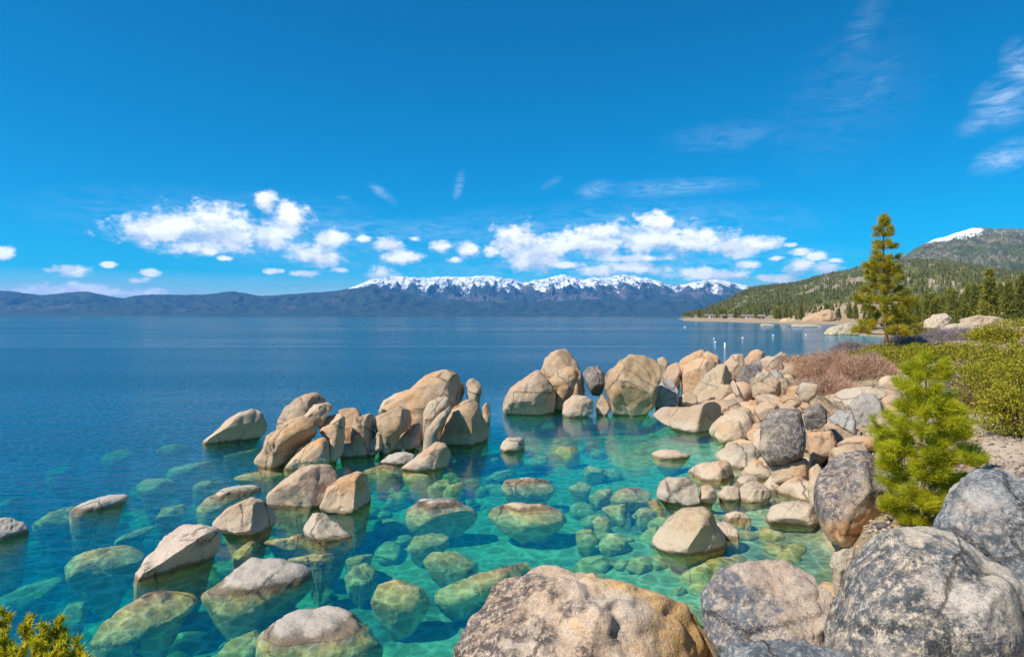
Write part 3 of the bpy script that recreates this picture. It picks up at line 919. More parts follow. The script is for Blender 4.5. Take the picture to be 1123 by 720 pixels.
# --- the shore pile farther back
boulder('long low slab with a dark end face running into the cove', 'tan', 'w', 473, [(713, 455), (727, 446), (752, 447), (770, 442), (786, 439), (792, 446), (794, 462), (783, 473), (763, 479), (750, 478), (732, 468)], 1, .72, 1, facets=[(.85, .0, .55, .58)])
boulder('smooth tan boulder sloping up from the long low slab', 'tan', 'd', 31.5, [(786, 462), (790, 447), (808, 445), (823, 454), (832, 466), (834, 480), (817, 485), (795, 480)], 1, .78, 2)
boulder('smooth tan boulder at the water with a rounded front', 'tan', 'w', 487, [(783, 478), (787, 467), (797, 460), (812, 460), (824, 471), (818, 485), (806, 489), (790, 488)], 1, .8, 2)
boulder('blue shaded rock beside the big round boulder of the point', 'grey', 'w', 449, [(717, 440), (722, 421), (729, 415), (738, 417), (745, 428), (745, 444), (730, 449), (719, 449)], 1, .75, 3)
boulder('small light stone peeping over the big round boulder of the point', 'pale', 'd', 40, [(720, 394), (727, 390.5), (734, 397), (733, 406), (723, 404)], 1, .85, 2)
boulder('brown upright rock left of the layered back boulder', 'warm', 'd', 39.5, [(726, 413), (732, 401), (743, 396), (747, 406), (746, 430), (732, 430)], 1, .72, 4)
boulder('high layered boulder crowning the back pile', 'warm', 'd', 42, [(741, 400), (752, 389), (771, 381), (781, 381.5), (789, 388), (793, 399), (793, 415), (770, 428), (748, 425)], .9, .75, 3, rough=1.6)
boulder('rounded boulder in front of the high layered one', 'tan', 'd', 39.5, [(745, 414), (751, 401), (763, 391.5), (779, 390.5), (786, 399), (780, 415), (766, 430), (750, 430)], .9, .8, 3)
boulder('striped slab leaning against the back pile', 'pale', 'd', 37.2, [(756, 436), (764, 422), (774, 410), (787, 400), (797, 399), (804, 411), (803, 428), (790, 440), (774, 446), (759, 447)], .9, .72, 2, facets=[(.85, .1, .5, .7)], rough=1.5)
boulder('small buff stone tucked under the striped slab', 'pale', 'd', 35.5, [(783, 434), (790, 421), (801, 421), (807, 434), (800, 442), (786, 441)], 1, .82, 2)
boulder('thin plank shaped rock on edge beside the striped slab', 'tan', 'd', 35.0, [(800, 421), (804, 414), (809, 424), (818, 441), (818, 450), (812, 446), (806, 434)], .9, .8, 1)
boulder('dark grey upright boulder of the back pile', M_BLOCK, 'd', 37.5, [(806, 418), (815, 401), (833, 394.5), (837, 404), (829, 419), (822, 432), (811, 430)], 1, .75, 3)
boulder('grey brown triangular boulder with a pointed top, front of the back pile', 'lich', 'd', 34.5, [(823, 422), (830, 409), (841, 406), (856, 418), (858, 431), (839, 439), (826, 433)], 1, .75, 3)
boulder('tan stone on the skyline right of the layered boulder', 'tan', 'd', 42, [(793, 399), (803, 389), (815, 387.5), (817, 398), (808, 408), (795, 410)], 1, .8, 3)
boulder('orange humped stone on the skyline of the back pile', 'warm', 'd', 43, [(813, 397), (823, 385), (832, 381.5), (839, 386), (836, 398), (818, 403)], 1, .8, 2)
boulder('little round stone wedged above the thin plank rock', 'tan', 'd', 38.5, [(797, 404), (807, 395), (817, 398), (813, 414), (801, 416)], 1, .85, 2)
boulder('white capped stone farthest along the skyline', 'pale', 'd', 46, [(847, 391), (857, 385.5), (864, 388), (861, 396), (850, 397)], 1, .75, 3)
boulder('tan broken stone below the white capped one', 'warm', 'd', 42, [(832, 395), (844, 388.5), (856, 393), (860, 406), (846, 412), (834, 408)], 1, .75, 4)
boulder('low white stone at the edge of the red twigs', 'pale', 'd', 47, [(866, 393), (875, 388.5), (882, 393), (878, 400), (868, 399)], 1, .8, 2)
boulder('pale stone half hidden in the red twigs', 'pale', 'd', 48, [(886, 394), (893, 390.5), (900, 393), (898, 400), (888, 400)], 1, .8, 2)
boulder('grey stone against the foot of the red twigs', 'grey', 'd', 37, [(840, 408), (852, 404), (860, 413), (860, 422), (846, 422)], 1, .8, 2)
boulder('orange stone low in the pile below the triangular boulder', 'warm', 'd', 31.5, [(814, 448), (823, 438), (834, 439), (834, 452), (822, 456)], 1, .8, 2)
boulder('orange tan boulder leaning on the tall dark block', 'warm', 'd', 28.5, [(824, 452), (833, 441), (843, 439.5), (853, 444), (852, 456), (842, 468), (829, 466)], 1, .8, 2)
boulder('low orange stone behind the tall dark block', 'warm', 'd', 30, [(848, 444), (859, 433), (872, 434), (880, 442), (872, 450), (853, 450)], .9, .8, 2)
boulder('white topped round stone in front of the red twigs', 'pale', 'd', 32, [(869, 429), (879, 419), (891, 417.5), (899, 424), (896, 436), (878, 437)], 1, .8, 3)

# --- the point: the boulders in the middle
boulder('tall peaked boulder at the back of the point', 'warm', 'd', 37, [(592, 410), (599, 392), (610, 382.5), (619, 379), (627, 384), (635, 397), (640, 410), (641, 440), (620, 450), (596, 440)], .95, .78, 2)
boulder('broad sloping orange boulder with a dark hollow, at the tip of the point', 'warm', 'w', 455, [(550, 448), (553, 434), (562, 422), (576, 410), (591, 403), (598, 411), (606, 422), (611, 434), (608, 452), (590, 460), (567, 460), (553, 456)], .95, .78, 1, facets=[(.7, -.3, .7, .72)])
boulder('grey topped boulder leaning between the two big ones of the point', 'tan', 'w', 450, [(595, 411), (607, 402.5), (619, 400), (631, 403), (635, 413), (632, 428), (622, 440), (617, 452), (606, 452), (610, 434), (602, 421)], .9, .78, 2)
boulder('low square tan block at the foot of the point', 'tan', 'w', 457, [(616, 452), (619, 440), (628, 432.5), (643, 433.5), (651, 439), (651, 453), (638, 460), (619, 460)], .95, .68, 1)
boulder('dark streaked oval boulder between the two big rounds of the point', M_BLOCK, 'd', 36.3, [(639, 408), (645, 401.5), (655.5, 400), (662, 408), (663.5, 421), (659, 434), (650, 434), (643, 424)], 1, .85, 2, foot=False)
boulder('small orange wedge below the dark streaked oval', 'warm', 'w', 455, [(651, 455), (655, 441), (660, 431), (667, 439), (670, 449), (664, 457)], 1, .8, 2)
boulder('big round boulder of the point, orange on top and dark stained in front', 'lich', 'w', 456, [(662, 416), (666, 406), (679, 396.5), (690, 389), (704, 386.5), (717, 389.5), (726, 399), (727, 413), (722, 431), (719, 449), (709, 457), (684, 458), (671, 455), (668, 439), (664, 428)], .95, .76, 2, facets=[(0, -.4, .9, .74)])
boulder('small pale stone alone in the channel off the point', 'pale', 'w', 495, [(546, 489), (556, 479.5), (574, 479), (577, 492), (568, 498), (551, 496)], 1, .78, 3, facets=[(.9, 0, .4, .7)])

# --- the rock island on the left
boulder('lone wedge shaped boulder at the outer end of the rock island', 'pale', 'w', 485, [(219, 486), (232, 474), (250, 459), (263, 450), (278, 446.5), (288, 452), (294, 463), (295, 472), (286, 481), (268, 485), (240, 490), (226, 490)], .9, .75, 1, facets=[(.25, -.55, .8, .55)])
boulder('dark topped slab at the back of the rock island', 'lich', 'd', 25.3, [(302, 474), (304, 459), (312, 446), (326, 435), (337, 430), (349, 429), (357, 438), (354, 455), (334, 478), (306, 482)], .8, .75, 2)
boulder('long leaning boulder with a pitted face, front of the rock island', 'warm', 'w', 513, [(277, 506), (287, 493), (290, 477), (301, 471), (316, 459.5), (334, 451), (346, 460), (349, 468), (346, 478), (328, 493), (308, 514), (304, 520), (288, 517)], .85, .72, 2, facets=[(.45, -.6, .65, .62)])
boulder('orange cap block perched on the long leaning boulder', 'warm', 'd', 23.6, [(333, 456), (344, 443), (362, 440.5), (366, 445), (360, 454), (353, 468), (342, 470)], 1, .72, 2, foot=False)
boulder('smooth low slab in front of the long leaning boulder', 'tan', 'w', 515, [(308, 518), (326, 496), (337, 486), (355, 478), (361, 484), (361, 508), (344, 514), (326, 520)], .8, .75, 1)
boulder('upright oval slab in the middle of the rock island', 'warm', 'w', 507, [(350, 469), (354, 460), (362, 452), (373, 449), (379, 455), (380, 480), (376, 497), (368, 508), (359, 510), (359, 485), (352, 476)], .9, .75, 1, facets=[(.8, 0, .6, .75)])
boulder('reddish rock behind the upright oval slab', 'warm', 'd', 25.3, [(369, 450), (380, 446.5), (391, 447.5), (397, 453), (391, 468), (389, 488), (378, 495), (376, 458)], .9, .7, 2)
boulder('orange cube of rock split from the island by a dark crack', 'warm', 'd', 24.6, [(388, 458), (407, 451.5), (411, 457), (412, 479), (401, 488), (384, 488), (385, 476)], 1, .58, 1, facets=[(.85, 0, .5, .75)])
boulder('pale low block at the water under the orange cube', 'pale', 'w', 501, [(371, 490), (377, 486), (399, 486), (400, 497), (391, 503), (374, 504)], 1, .62, 1)
boulder('tan cube at the water beside the pale low block', 'tan', 'w', 499, [(399, 490), (411, 478), (413, 470), (423, 473), (424, 490), (408, 500), (399, 500)], 1, .62, 1, facets=[(.8, .1, .6, .75)])
boulder('bulky block with a pointed corner under the great dome', 'tan', 'd', 25.2, [(410, 456), (425, 451), (438, 445.5), (450, 449), (453, 459), (451, 469), (440, 476), (427, 485), (420, 490), (411, 472)], 1, .68, 2, facets=[(.8, .2, .5, .72)])
boulder('great smooth dome, the highest rock of the island', 'warm', 'd', 28.2, [(412, 455), (416, 447), (434, 434), (446, 427), (456, 418), (468, 408), (483, 404), (497, 403.5), (508, 408.5), (513, 417), (513, 431), (506, 443), (495, 460), (485, 480), (452, 484), (425, 470)], .75, .78, 2, facets=[(.8, .1, .5, .80)])
boulder('pale shoulder of rock at the back of the great dome', 'pale', 'd', 29.6, [(413, 450), (421, 439), (434, 431), (448, 426.5), (456, 440), (440, 460), (418, 462)], .9, .8, 2)
boulder('small upright stone behind the great dome', 'warm', 'd', 28.5, [(511, 420), (514, 416), (521, 413.5), (527.5, 419), (528, 432), (522, 441), (513, 442)], 1, .72, 2)
boulder('pyramid shaped boulder with a grey shaded flank, at the end of the island', 'tan', 'w', 488, [(484, 476), (495, 449.5), (506, 440), (515, 436.5), (524, 442), (531, 457), (538, 471), (537, 483), (526, 491), (505, 491), (490, 489), (480, 484)], .9, .72, 0, facets=[(.85, -.1, .5, .55), (-.2, -.1, 1, .7)])
boulder('pale tilted slab leaning on the great dome', 'pale', 'd', 25.8, [(464, 449), (470, 439), (481, 435), (493, 435.5), (494, 443), (482, 454), (473, 468), (464, 466)], .8, .75, 2)
boulder('tilted narrow slab under the pale one', 'pale', 'd', 25.2, [(466, 472), (481, 454), (494, 444), (497, 447), (483, 470), (474, 485), (463, 484)], .8, .75, 1)
boulder('small square block below the bulky one with the pointed corner', 'tan', 'w', 493, [(438, 481), (452, 465), (461, 462), (464, 474), (460, 490), (447, 495), (438, 490)], 1, .66, 2)
boulder('bluish small stone in the shade under the bulky block', 'grey', 'w', 494, [(424, 489), (434, 480), (441, 486), (441, 494), (426, 496)], 1, .75, 2)
boulder('small pillar of rock standing off the pyramid shaped boulder', 'warm', 'w', 464, [(528.5, 446), (533, 440.5), (537.5, 443), (538, 460), (534, 466), (530, 460)], 1, .7, 2)
boulder('tilted smooth block lying before the pyramid shaped boulder', 'warm', 'w', 515, [(438, 514), (450, 505), (467, 491), (477, 484), (488, 486), (495, 495), (494, 508), (478, 518), (452, 519)], .9, .7, 1, facets=[(.7, -.2, .6, .72)])
boulder('flat grey stone awash under the island', 'grey', 'w', 509, [(415, 507), (427, 498), (443, 495), (456, 498), (455, 508), (432, 514)], 1, .8, 2)
boulder('ochre flat stone just under the surface below the island', 'tan', 's', .02, [(398, 516), (420, 508), (438, 512), (435, 524), (414, 532), (400, 526)], 1, .8, 1)
boulder('ochre tilted stone under water below the tilted smooth block', 'tan', 's', -.06, [(441, 519), (462, 515), (480, 521), (470, 531), (450, 532), (443, 527)], 1, .8, 1)

# --- boulders standing in the shallows in front of the island
boulder('reddish humped boulder touching the grey flanked one, in front of the island', 'warm', 'w', 556, [(292, 545), (311, 525), (328, 512.5), (343, 508), (361, 508), (371, 520), (370, 535), (356, 555), (340, 563), (318, 566), (298, 558)], .95, .75, 0, facets=[(-.45, -.35, .8, .66), (.35, .2, .9, .74)])
boulder('steep boulder with a smooth grey flank, beside the reddish humped one', 'tan', 'w', 560, [(349, 557), (358, 535), (374, 522), (393, 515.5), (405, 522), (409, 546), (409, 562), (392, 568), (370, 565), (354, 562)], .95, .68, 0, facets=[(.9, -.05, .45, .52), (-.25, .1, .95, .72)])
boulder('pale stone rising from the water at the foot of the grey flanked boulder', 'pale', 'w', 590, [(331, 580), (343, 562), (354, 562), (372, 574), (378, 583), (389, 587), (382, 595), (354, 604), (337, 594)], 1, .78, 1, facets=[(.3, .6, .7, .7)])
boulder('tent shaped tan boulder with a dark side, left of the humped pair', 'tan', 'w', 586, [(232, 574), (242, 563), (259, 550.5), (278, 544.5), (290, 548), (301, 559), (305.5, 573), (293, 584), (274, 591), (252, 586), (235, 579)], .95, .74, 0, facets=[(.75, .1, .6, .58), (-.3, .3, .85, .72)])
boulder('low boulder sloping under water with a dry white ridge', 'pale', 's', .22, [(212, 572), (216, 556), (231, 543), (243, 536), (263, 531.5), (277, 531), (289, 535.5), (276, 545), (255, 552), (236, 565), (222, 575)], .9, .8, 1)
boulder('submerged tan slab left of the reddish humped boulder', 'tan', 's', -.05, [(254, 524), (270, 518), (290, 515), (313, 519), (307, 529), (294, 536), (263, 530)], 1, .8, 1)
boulder('striking pink and white wedge with a dark seam along its ridge', M_B5, 's', .72, [(127, 653), (137, 640), (162, 608), (179, 587), (201, 573.5), (222, 571.5), (241, 578), (243, 590), (240, 604), (231, 624), (205, 634), (180, 642), (150, 654)], .8, .75, 0, facets=[(.40, -.62, .68, .45), (-.35, .75, .55, .66)], sink=.2)
boulder('large oval boulder lying wholly under water beside the pink and white wedge', 'tan', 's', -.12, [(63, 623), (77, 610), (102, 600), (137, 596), (161, 601), (158, 615), (128, 641), (92, 639), (70, 633)], .9, .82, 2)
boulder('big ribbed boulder just below the surface in the near corner', 'tan', 's', .0, [(93, 709), (111, 683), (137, 666), (162, 651), (192, 648), (215, 651), (216, 661), (200, 682), (178, 708), (154, 719), (120, 726), (98, 722)], .85, .82, 1)
boulder('flat boulder with a smooth grey dry top, mostly under water', M_GREYTOP, 's', .30, [(219, 652), (240, 640), (258, 621), (275, 612), (305, 611.5), (335, 620), (344, 632), (343, 642), (323, 655), (284, 672), (280, 682), (248, 688), (232, 678)], .9, .72, 0, facets=[(0, .88, .48, .74)], sink=.2)
boulder('round boulder with a bare grey crown at the bottom of the picture', M_GREYTOP, 's', .13, [(279, 720), (282, 698), (305, 677), (331, 666.5), (359, 665), (387, 672), (407, 687), (420, 709), (420, 735), (395, 755), (345, 760), (295, 750)], .9, .78, 0, facets=[(.05, .82, .55, .78)], sink=.2)
boulder('green submerged stone beside the round grey crowned boulder', 'tan', 's', -.35, [(237, 718), (250, 702), (282, 688), (292, 702), (285, 731), (245, 738)], 1, .85, 1)
boulder('dark wet boulder cut by the edge of the picture, out in the lake', 'grey', 'w', 590, [(-26, 577), (-12, 569), (0, 567.5), (13, 567), (26, 572.5), (32, 582), (29, 594), (10, 600), (-14, 600)], 1, .8, 1, facets=[(.5, -.6, .6, .68)])
boulder('long whale backed rock breaking the surface in the deep blue', 'grey', 's', .26, [(70, 569), (79, 557), (95, 549.5), (121, 542), (139, 541), (145, 544.5), (132, 557), (104, 567), (85, 572)], .8, .85, 0)
boulder('pale sunken tail of the whale backed rock', 'pale', 's', -.3, [(31, 577), (52, 562), (78, 554), (98, 556), (104, 566), (82, 578), (50, 582)], .9, .85, 1)

# --- boulders under water
def sunk(label, zt, pts, mat='tan', **k):
    boulder(label, mat, 's', zt, pts, k.pop('depth', 1.0), k.pop('box', .85), k.pop('cuts', 2), **k)


sunk('greyish sunken boulder with a lit end, off the grey flanked boulder', .03, [(442, 577), (446, 560), (462, 547.5), (479, 544.5), (500, 547), (521, 558), (527, 568), (510, 581), (473, 583), (447, 582)], 'grey', facets=[(.3, -.5, .8, .7)])
sunk('upper of the two big tan boulders over turquoise sand', .03, [(549, 535), (553, 525.5), (581, 522.5), (603, 526), (609, 536), (600, 549), (573, 548.5), (553, 545)], 'warm', facets=[(.3, .6, .7, .8)])
sunk('lower of the two big tan boulders over turquoise sand, with a pale patch', .04, [(533, 566), (540, 556), (560, 549.5), (592, 551), (619, 560), (625, 572), (604, 586), (571, 586), (545, 579)], 'warm', facets=[(.2, .6, .7, .8)])
sunk('ribbed olive stone left of the banded one in the turquoise water', -.3, [(445, 600), (454, 588), (473, 583.5), (494, 585), (494, 598), (474, 607), (458, 611), (447, 607)])
sunk('banded olive stone lit by ripples, in the turquoise water', -.25, [(463, 615), (473, 605), (501, 604), (524, 618), (524, 630), (495, 640), (471, 630)])
sunk('pinkish stone in the middle of the turquoise pool', -.12, [(606, 494), (614, 489), (632, 490.5), (639, 504), (621, 506.5)], 'warm')
sunk('blue grey stone in the pool right of the pinkish one', -.25, [(637, 517), (646, 510), (663, 515), (661, 523), (642, 524)], 'grey')
sunk('grey stone in the pool below the blue grey one', -.25, [(622, 535), (636, 527.5), (650, 532), (647, 542), (629, 543)], 'grey')
sunk('long ochre boulder slanting under water beside the huge rusty boulder', -.02, [(473, 656), (480, 647), (510, 634), (556, 619), (583, 613), (594, 620), (558, 643), (525, 662), (500, 673), (480, 672)], 'warm', depth=.8)
sunk('round ripple lit olive boulder alone on green sand', -.12, [(404, 660), (414, 640), (433, 634.5), (463, 642), (473, 661), (459, 679), (426, 679), (406, 671)])
sunk('small round green boulder left of the ripple lit one', -.35, [(377, 633), (388, 619), (402, 616), (414, 624), (413, 641), (394, 650), (379, 644)])
sunk('flat pale green stone above the small round green boulder', -.4, [(376, 613), (392, 608), (411, 607), (406, 616), (381, 621)], 'pale')
sunk('pointed olive slab tucked behind the smooth grey topped boulder', -.08, [(312, 613), (340, 607), (365, 605.5), (368, 612), (354, 633), (338, 627)])
sunk('wavy tan slab under water below the pale stone', -.06, [(283, 594), (300, 590), (318, 588), (331, 584), (342, 600), (320, 610)])
sunk('yellow flat stone under water below the tent shaped boulder', -.03, [(254, 607), (276, 592), (287, 597), (268, 614), (256, 619)], 'warm')
sunk('broad stone under the water between the egg shaped boulder and the turquoise pool', -.02, [(667, 547), (679, 535), (699, 533.5), (715, 541), (712, 554), (690, 556), (672, 554)], 'pale')
sunk('thin tan slab under water beside the smooth cream boulder', .05, [(709, 551), (718, 546), (734, 562), (728, 566), (718, 563)])
sunk('tapering tan stone under water, pointing down', -.15, [(656, 556), (670, 553), (686, 552), (693, 566), (692, 585), (681, 581), (667, 566)])
sunk('tan stone under water with a pointed corner by the egg shaped boulder', -.12, [(693, 566), (703, 556), (721, 560), (715, 574), (702, 581)])
sunk('small orange stone under water among the green ones', -.15, [(648, 571), (657, 564), (671, 571), (671, 581), (655, 583)], 'warm')
sunk('round olive stone left of the small orange one', -.2, [(631, 581), (648, 578), (657, 592), (647, 600), (632, 596)])
sunk('olive stone under water with a blunt end, below the tapering one', -.25, [(656, 594), (664, 585), (677, 582.5), (689, 588), (684, 606), (668, 610), (657, 604)])
sunk('dim green stone hugging the foot of the egg shaped boulder', -.3, [(700, 588), (713, 577), (727, 575), (722, 594), (712, 604), (702, 604)])
sunk('broad dim green stone behind the crest of the huge rusty boulder', -.4, [(678, 624), (696, 610), (717, 607), (733, 618), (725, 631), (695, 633)], 'tan')
sunk('ochre sunken boulder between the egg shaped one and the bank', -.12, [(745, 630), (760, 618), (786, 610), (812, 609), (806, 626), (785, 642), (760, 652), (748, 642)], 'warm')
sunk('small olive stone at the edge of the turquoise pool', -.2, [(643, 546), (656, 537), (673, 535.5), (670, 548), (654, 554)])
sunk('dark triangular stone sunk by the white flat slab', -.1, [(830, 582), (840, 577), (860, 592), (852, 598), (834, 597)])
sunk('whitish sunken rock in the blue water, left of the ridge of pale ones', -.6, [(108, 508), (117, 496), (139, 491), (146, 498), (131, 510)], 'pale')
sunk('whitish sunken rock nearest the lone wedge boulder', -.5, [(168, 495), (180, 488), (195, 485.5), (209, 489), (207, 498), (184, 501)], 'pale')
sunk('broad pale sunken rock in the middle of the dark blue water', -.4, [(148, 534), (160, 525), (178, 523.5), (198, 530), (182, 542), (160, 547)], 'pale')
sunk('faint turquoise rock deep in the open blue water', -1.3, [(46, 521), (56, 513), (83, 510), (84, 518), (66, 525)], 'pale')
sunk('long pale ridge of rock under water, pointing at the island', -.4, [(172, 521), (195, 511), (225, 505), (246, 502), (240, 512), (217, 521), (190, 526)], 'pale')
sunk('small pale rock below the long sunken ridge', -.4, [(207, 536), (221, 526.5), (239, 526.5), (235, 536)], 'pale')
sunk('green sunken rock above the pink and white wedge', -.35, [(168, 571), (177, 556), (202, 551.5), (205, 562), (181, 578)])
sunk('narrow sunken ledge running toward the pink and white wedge', -.45, [(114, 599), (138, 585), (168, 575), (171, 579), (142, 593)], 'pale')
sunk('turquoise sunken ledge near the yellow green shrub', -.9, [(-10, 660), (20, 645), (60, 632), (78, 635), (50, 655), (10, 672)], 'pale')
sunk('green sunken rock below the turquoise ledge', -.8, [(62, 680), (75, 662), (95, 658), (98, 676), (84, 690), (68, 692)])
sunk('blue green sunken rock beside the cut off boulder at the edge', -1.0, [(-8, 556), (8, 546), (26, 543), (26, 556), (8, 564)], 'pale')
sunk('faint long rock under water at the foot of the lone wedge', -.3, [(238, 499), (262, 494), (284, 490), (292, 495), (270, 503), (246, 507)])
sunk('reddish rock under water in front of the tilted smooth block', -.2, [(466, 536), (478, 528), (492, 524), (494, 534), (480, 541)], 'warm')
sunk('yellow green rock in the mirror of the pyramid shaped boulder', -.2, [(484, 541), (492, 531), (508, 528), (509, 538), (496, 545)])
sunk('teal rock under water off the end of the island', -.5, [(518, 508), (532, 500), (548, 502), (544, 512), (526, 515)])
sunk('teal rock in the channel left of the lone pale stone', -.5, [(530, 526), (543, 517), (560, 514), (563, 521), (545, 529)], 'grey')
sunk('teal rock in the channel below the lone pale stone', -.5, [(572, 508), (588, 499), (604, 500), (600, 510), (582, 514)], 'grey')

# --- the loose small stones of the lake bed, too alike to tell apart
def loose_stones():
    r = np.random.default_rng(21)
    S, Fc = ico(3)
    protos = []
    for k in range(6):
        V = S.copy() * (1, .8, .6)
        for _ in range(6):
            nrm = r.normal(size=3)
            nrm /= np.linalg.norm(nrm)
            d = V @ nrm
            V -= np.outer(np.maximum(d - d.max() * r.uniform(.65, .9), 0) * .9, nrm)
        V += V * (fbm(V * 1.5 + k * 9, 3) * .12)[:, None]
        me = mesh_np('stone', V * .5, Fc, GR['tan' if k % 2 else 'grey'])
        protos.append(me)
    zones = [((440, 720), (14, 30), 40, .85), ((120, 440), (11, 28), 56, 1.15), ((630, 880), (12, 21), 80, .85), ((-40, 250), (12, 24), 20, 1.3), ((400, 560), (21, 27), 12, .8), ((570, 720), (28, 34), 10, .8)]
    n = 0
    for (px, yy, cnt, s) in zones:
        for _ in range(cnt):
            Y = r.uniform(*yy)
            X = (r.uniform(*px) - CX) / F * Y
            z = ground1(X, Y)
            if z > -.15 or (480 < X / Y * F + CX < 645 and Y < 19):
                continue
            k = n if n < 6 else None
            src = protos[n % 6]
            o = src if n < 6 else link(src.copy())
            o.name = 'stone'
            sz = s * r.uniform(.35, 1.15)
            sz = min(sz, abs(z) * 1.7)
            o.scale = (sz * r.uniform(.9, 1.5), sz, sz * r.uniform(.7, 1))
            o.location = (X, Y, z + sz * .12)
            o.rotation_euler = (r.uniform(-.2, .2), r.uniform(-.2, .2), r.uniform(0, 6.28))
            tag(o, 'small rounded stone lying under water on the lake bed', 'stone', 'small stones on the lake bed')
            n += 1


loose_stones()


def packed_stones():
    r = np.random.default_rng(23)
    S, Fc = ico(4)
    protos = []
    for k in range(8):
        V = S.copy() * (1, .85, .75)
        for _ in range(7):
            nrm = r.normal(size=3)
            nrm /= np.linalg.norm(nrm)
            d = V @ nrm
            V -= np.outer(np.maximum(d - d.max() * r.uniform(.62, .88), 0) * .92, nrm)
        V += V * (fbm(V * 1.5 + k * 9, 4) * .14)[:, None]
        protos.append(mesh_np('stone', V * .5, Fc, GR[('tan', 'warm', 'lich', 'tan')[k % 4]]))
    n = 0
    for (px, yy, cnt, s) in [((785, 900), (27, 46), 36, 1.9), ((740, 860), (36, 47), 12, 2.0), ((800, 905), (18.5, 27), 16, 1.3), ((880, 985), (20, 34), 20, 1.3), ((890, 1000), (10.5, 13.8), 8, .55), ((985, 1060), (13.5, 24), 10, .6), ((860, 960), (46, 64), 12, 1.4)]:
        for _ in range(cnt):
            Y = r.uniform(*yy)
            X = (r.uniform(*px) - CX) / F * Y
            z = ground1(X, Y)
            if z < -.25:
                continue
            src = protos[n % 8]
            o = src if n < 8 else link(src.copy())
            o.name = 'stone'
            sz = s * r.uniform(.4, 1.25)
            o.scale = (sz * r.uniform(.9, 1.4), sz, sz * r.uniform(.75, 1.05))
            o.location = (X, Y, z + sz * .12)
            o.rotation_euler = (r.uniform(-.5, .5), r.uniform(-.5, .5), r.uniform(0, 6.28))
            tag(o, 'smaller stone packed on the ground between the shore boulders', 'stone', 'stones between the shore boulders')
            n += 1


packed_stones()

# ------------------------------------------------------------------ granite slabs and outcrops of the far bank
def slab(label, mat, mode, par, pts, **k):
    k.setdefault('depth', .8)
    k.setdefault('box', .72)
    k.setdefault('cuts', 5)
    k.setdefault('sub', 5)
    boulder(label, mat, mode, par, pts, rough=2.2, name='granite_outcrop', sink=.5, **k)


slab('long pale granite slab sloping below the wooded shore', 'pale', 'd', 105, [(985, 378), (1008, 366), (1030, 360), (1052, 354), (1072, 350), (1086, 352), (1096, 360), (1092, 372), (1060, 380), (1010, 384)], depth=.5)
slab('pale granite slab with a pink edge beyond the green hedge', 'warm', 'd', 98, [(1078, 374), (1090, 364), (1106, 359), (1125, 356), (1150, 355), (1160, 372), (1120, 382), (1085, 382)], depth=.6)
slab('broken whitish ledge behind the tall pine', 'pale', 'd', 150, [(1002, 364), (1008, 352), (1022, 345), (1036, 343), (1046, 349), (1044, 360), (1025, 368)], depth=.7)
slab('low whitish ledge right of the broken one under the conifers', 'pale', 'd', 140, [(1040, 360), (1054, 349), (1072, 345), (1096, 347), (1110, 352), (1090, 362)], depth=.7)
slab('pinkish block beside the trunk of the tall pine', 'warm', 'd', 125, [(983, 372), (990, 362), (1002, 360), (1008, 368), (1002, 376), (988, 378)])
slab('rock point with pale stripes standing in the cove', 'pale', 'w', 367, [(898, 365), (906, 360), (918, 357), (930, 354), (941, 356), (946, 364), (940, 368), (915, 369)])
slab('dark ended rock lying off the striped rock point', 'warm', 'w', 366, [(924, 366), (932, 358), (941, 357), (946, 362), (943, 369), (930, 370)])
slab('yellowish rock knoll on the far side of the cove', 'warm', 'd', 425, [(872, 356), (877, 349), (886, 345), (897, 341), (908, 338), (917, 341), (921, 350), (918, 358), (890, 360)])
slab('second rock knoll, lower, left of the yellowish one', 'tan', 'd', 450, [(848, 356), (856, 349), (866, 348), (876, 351), (878, 358), (860, 360)])
slab('flat white rock awash on the far side of the cove', 'pale', 'w', 357, [(829, 356.8), (836, 355), (846, 355), (851, 356.8), (845, 358), (834, 358)], depth=.4)
slab('long white rock shelf along the far side of the cove', 'pale', 'w', 358, [(856, 357), (866, 355.5), (885, 355.5), (905, 356.5), (908, 358.5), (880, 359.5), (860, 359)], depth=.25)


slab('round pale granite dome half buried beside the long slab', 'pale', 'd', 118, [(1092, 366), (1098, 356), (1112, 351), (1130, 350), (1145, 358), (1140, 370), (1110, 374)], depth=.6)
slab('broken granite step at the edge of the woods', 'tan', 'd', 165, [(1060, 354), (1072, 345), (1090, 341), (1104, 343), (1112, 352), (1090, 358)], depth=.6)
slab('long grey granite ledge at the foot of the long pale slab', 'grey', 'd', 92, [(1008, 380), (1020, 372), (1042, 369), (1066, 370), (1078, 377), (1060, 385), (1025, 387)], depth=.5)


# ------------------------------------------------------------------ plants
def needles(C, D, n, L, w, spread, r, jitter=.04, droop=0.0):
    """n thin blades from each shoot end C along D"""
    C = np.repeat(C, n, 0)
    D = np.repeat(D, n, 0)
    L = np.repeat(L, n) * r.uniform(.7, 1.15, len(C))
    d = D + r.normal(size=C.shape) * spread
    d[:, 2] -= droop
    d /= np.linalg.norm(d, axis=1)[:, None]
    p = C + r.normal(size=C.shape) * jitter - D * r.uniform(0, 1, len(C))[:, None] * jitter * 2.5
    s = np.cross(d, r.normal(size=C.shape))
    s /= np.linalg.norm(s, axis=1)[:, None]
    a, b, t = p - s * w / 2, p + s * w / 2, p + d * L[:, None]
    V = np.stack([a, b, t], 1).reshape(-1, 3)
    return V, np.arange(len(V)).reshape(-1, 3)


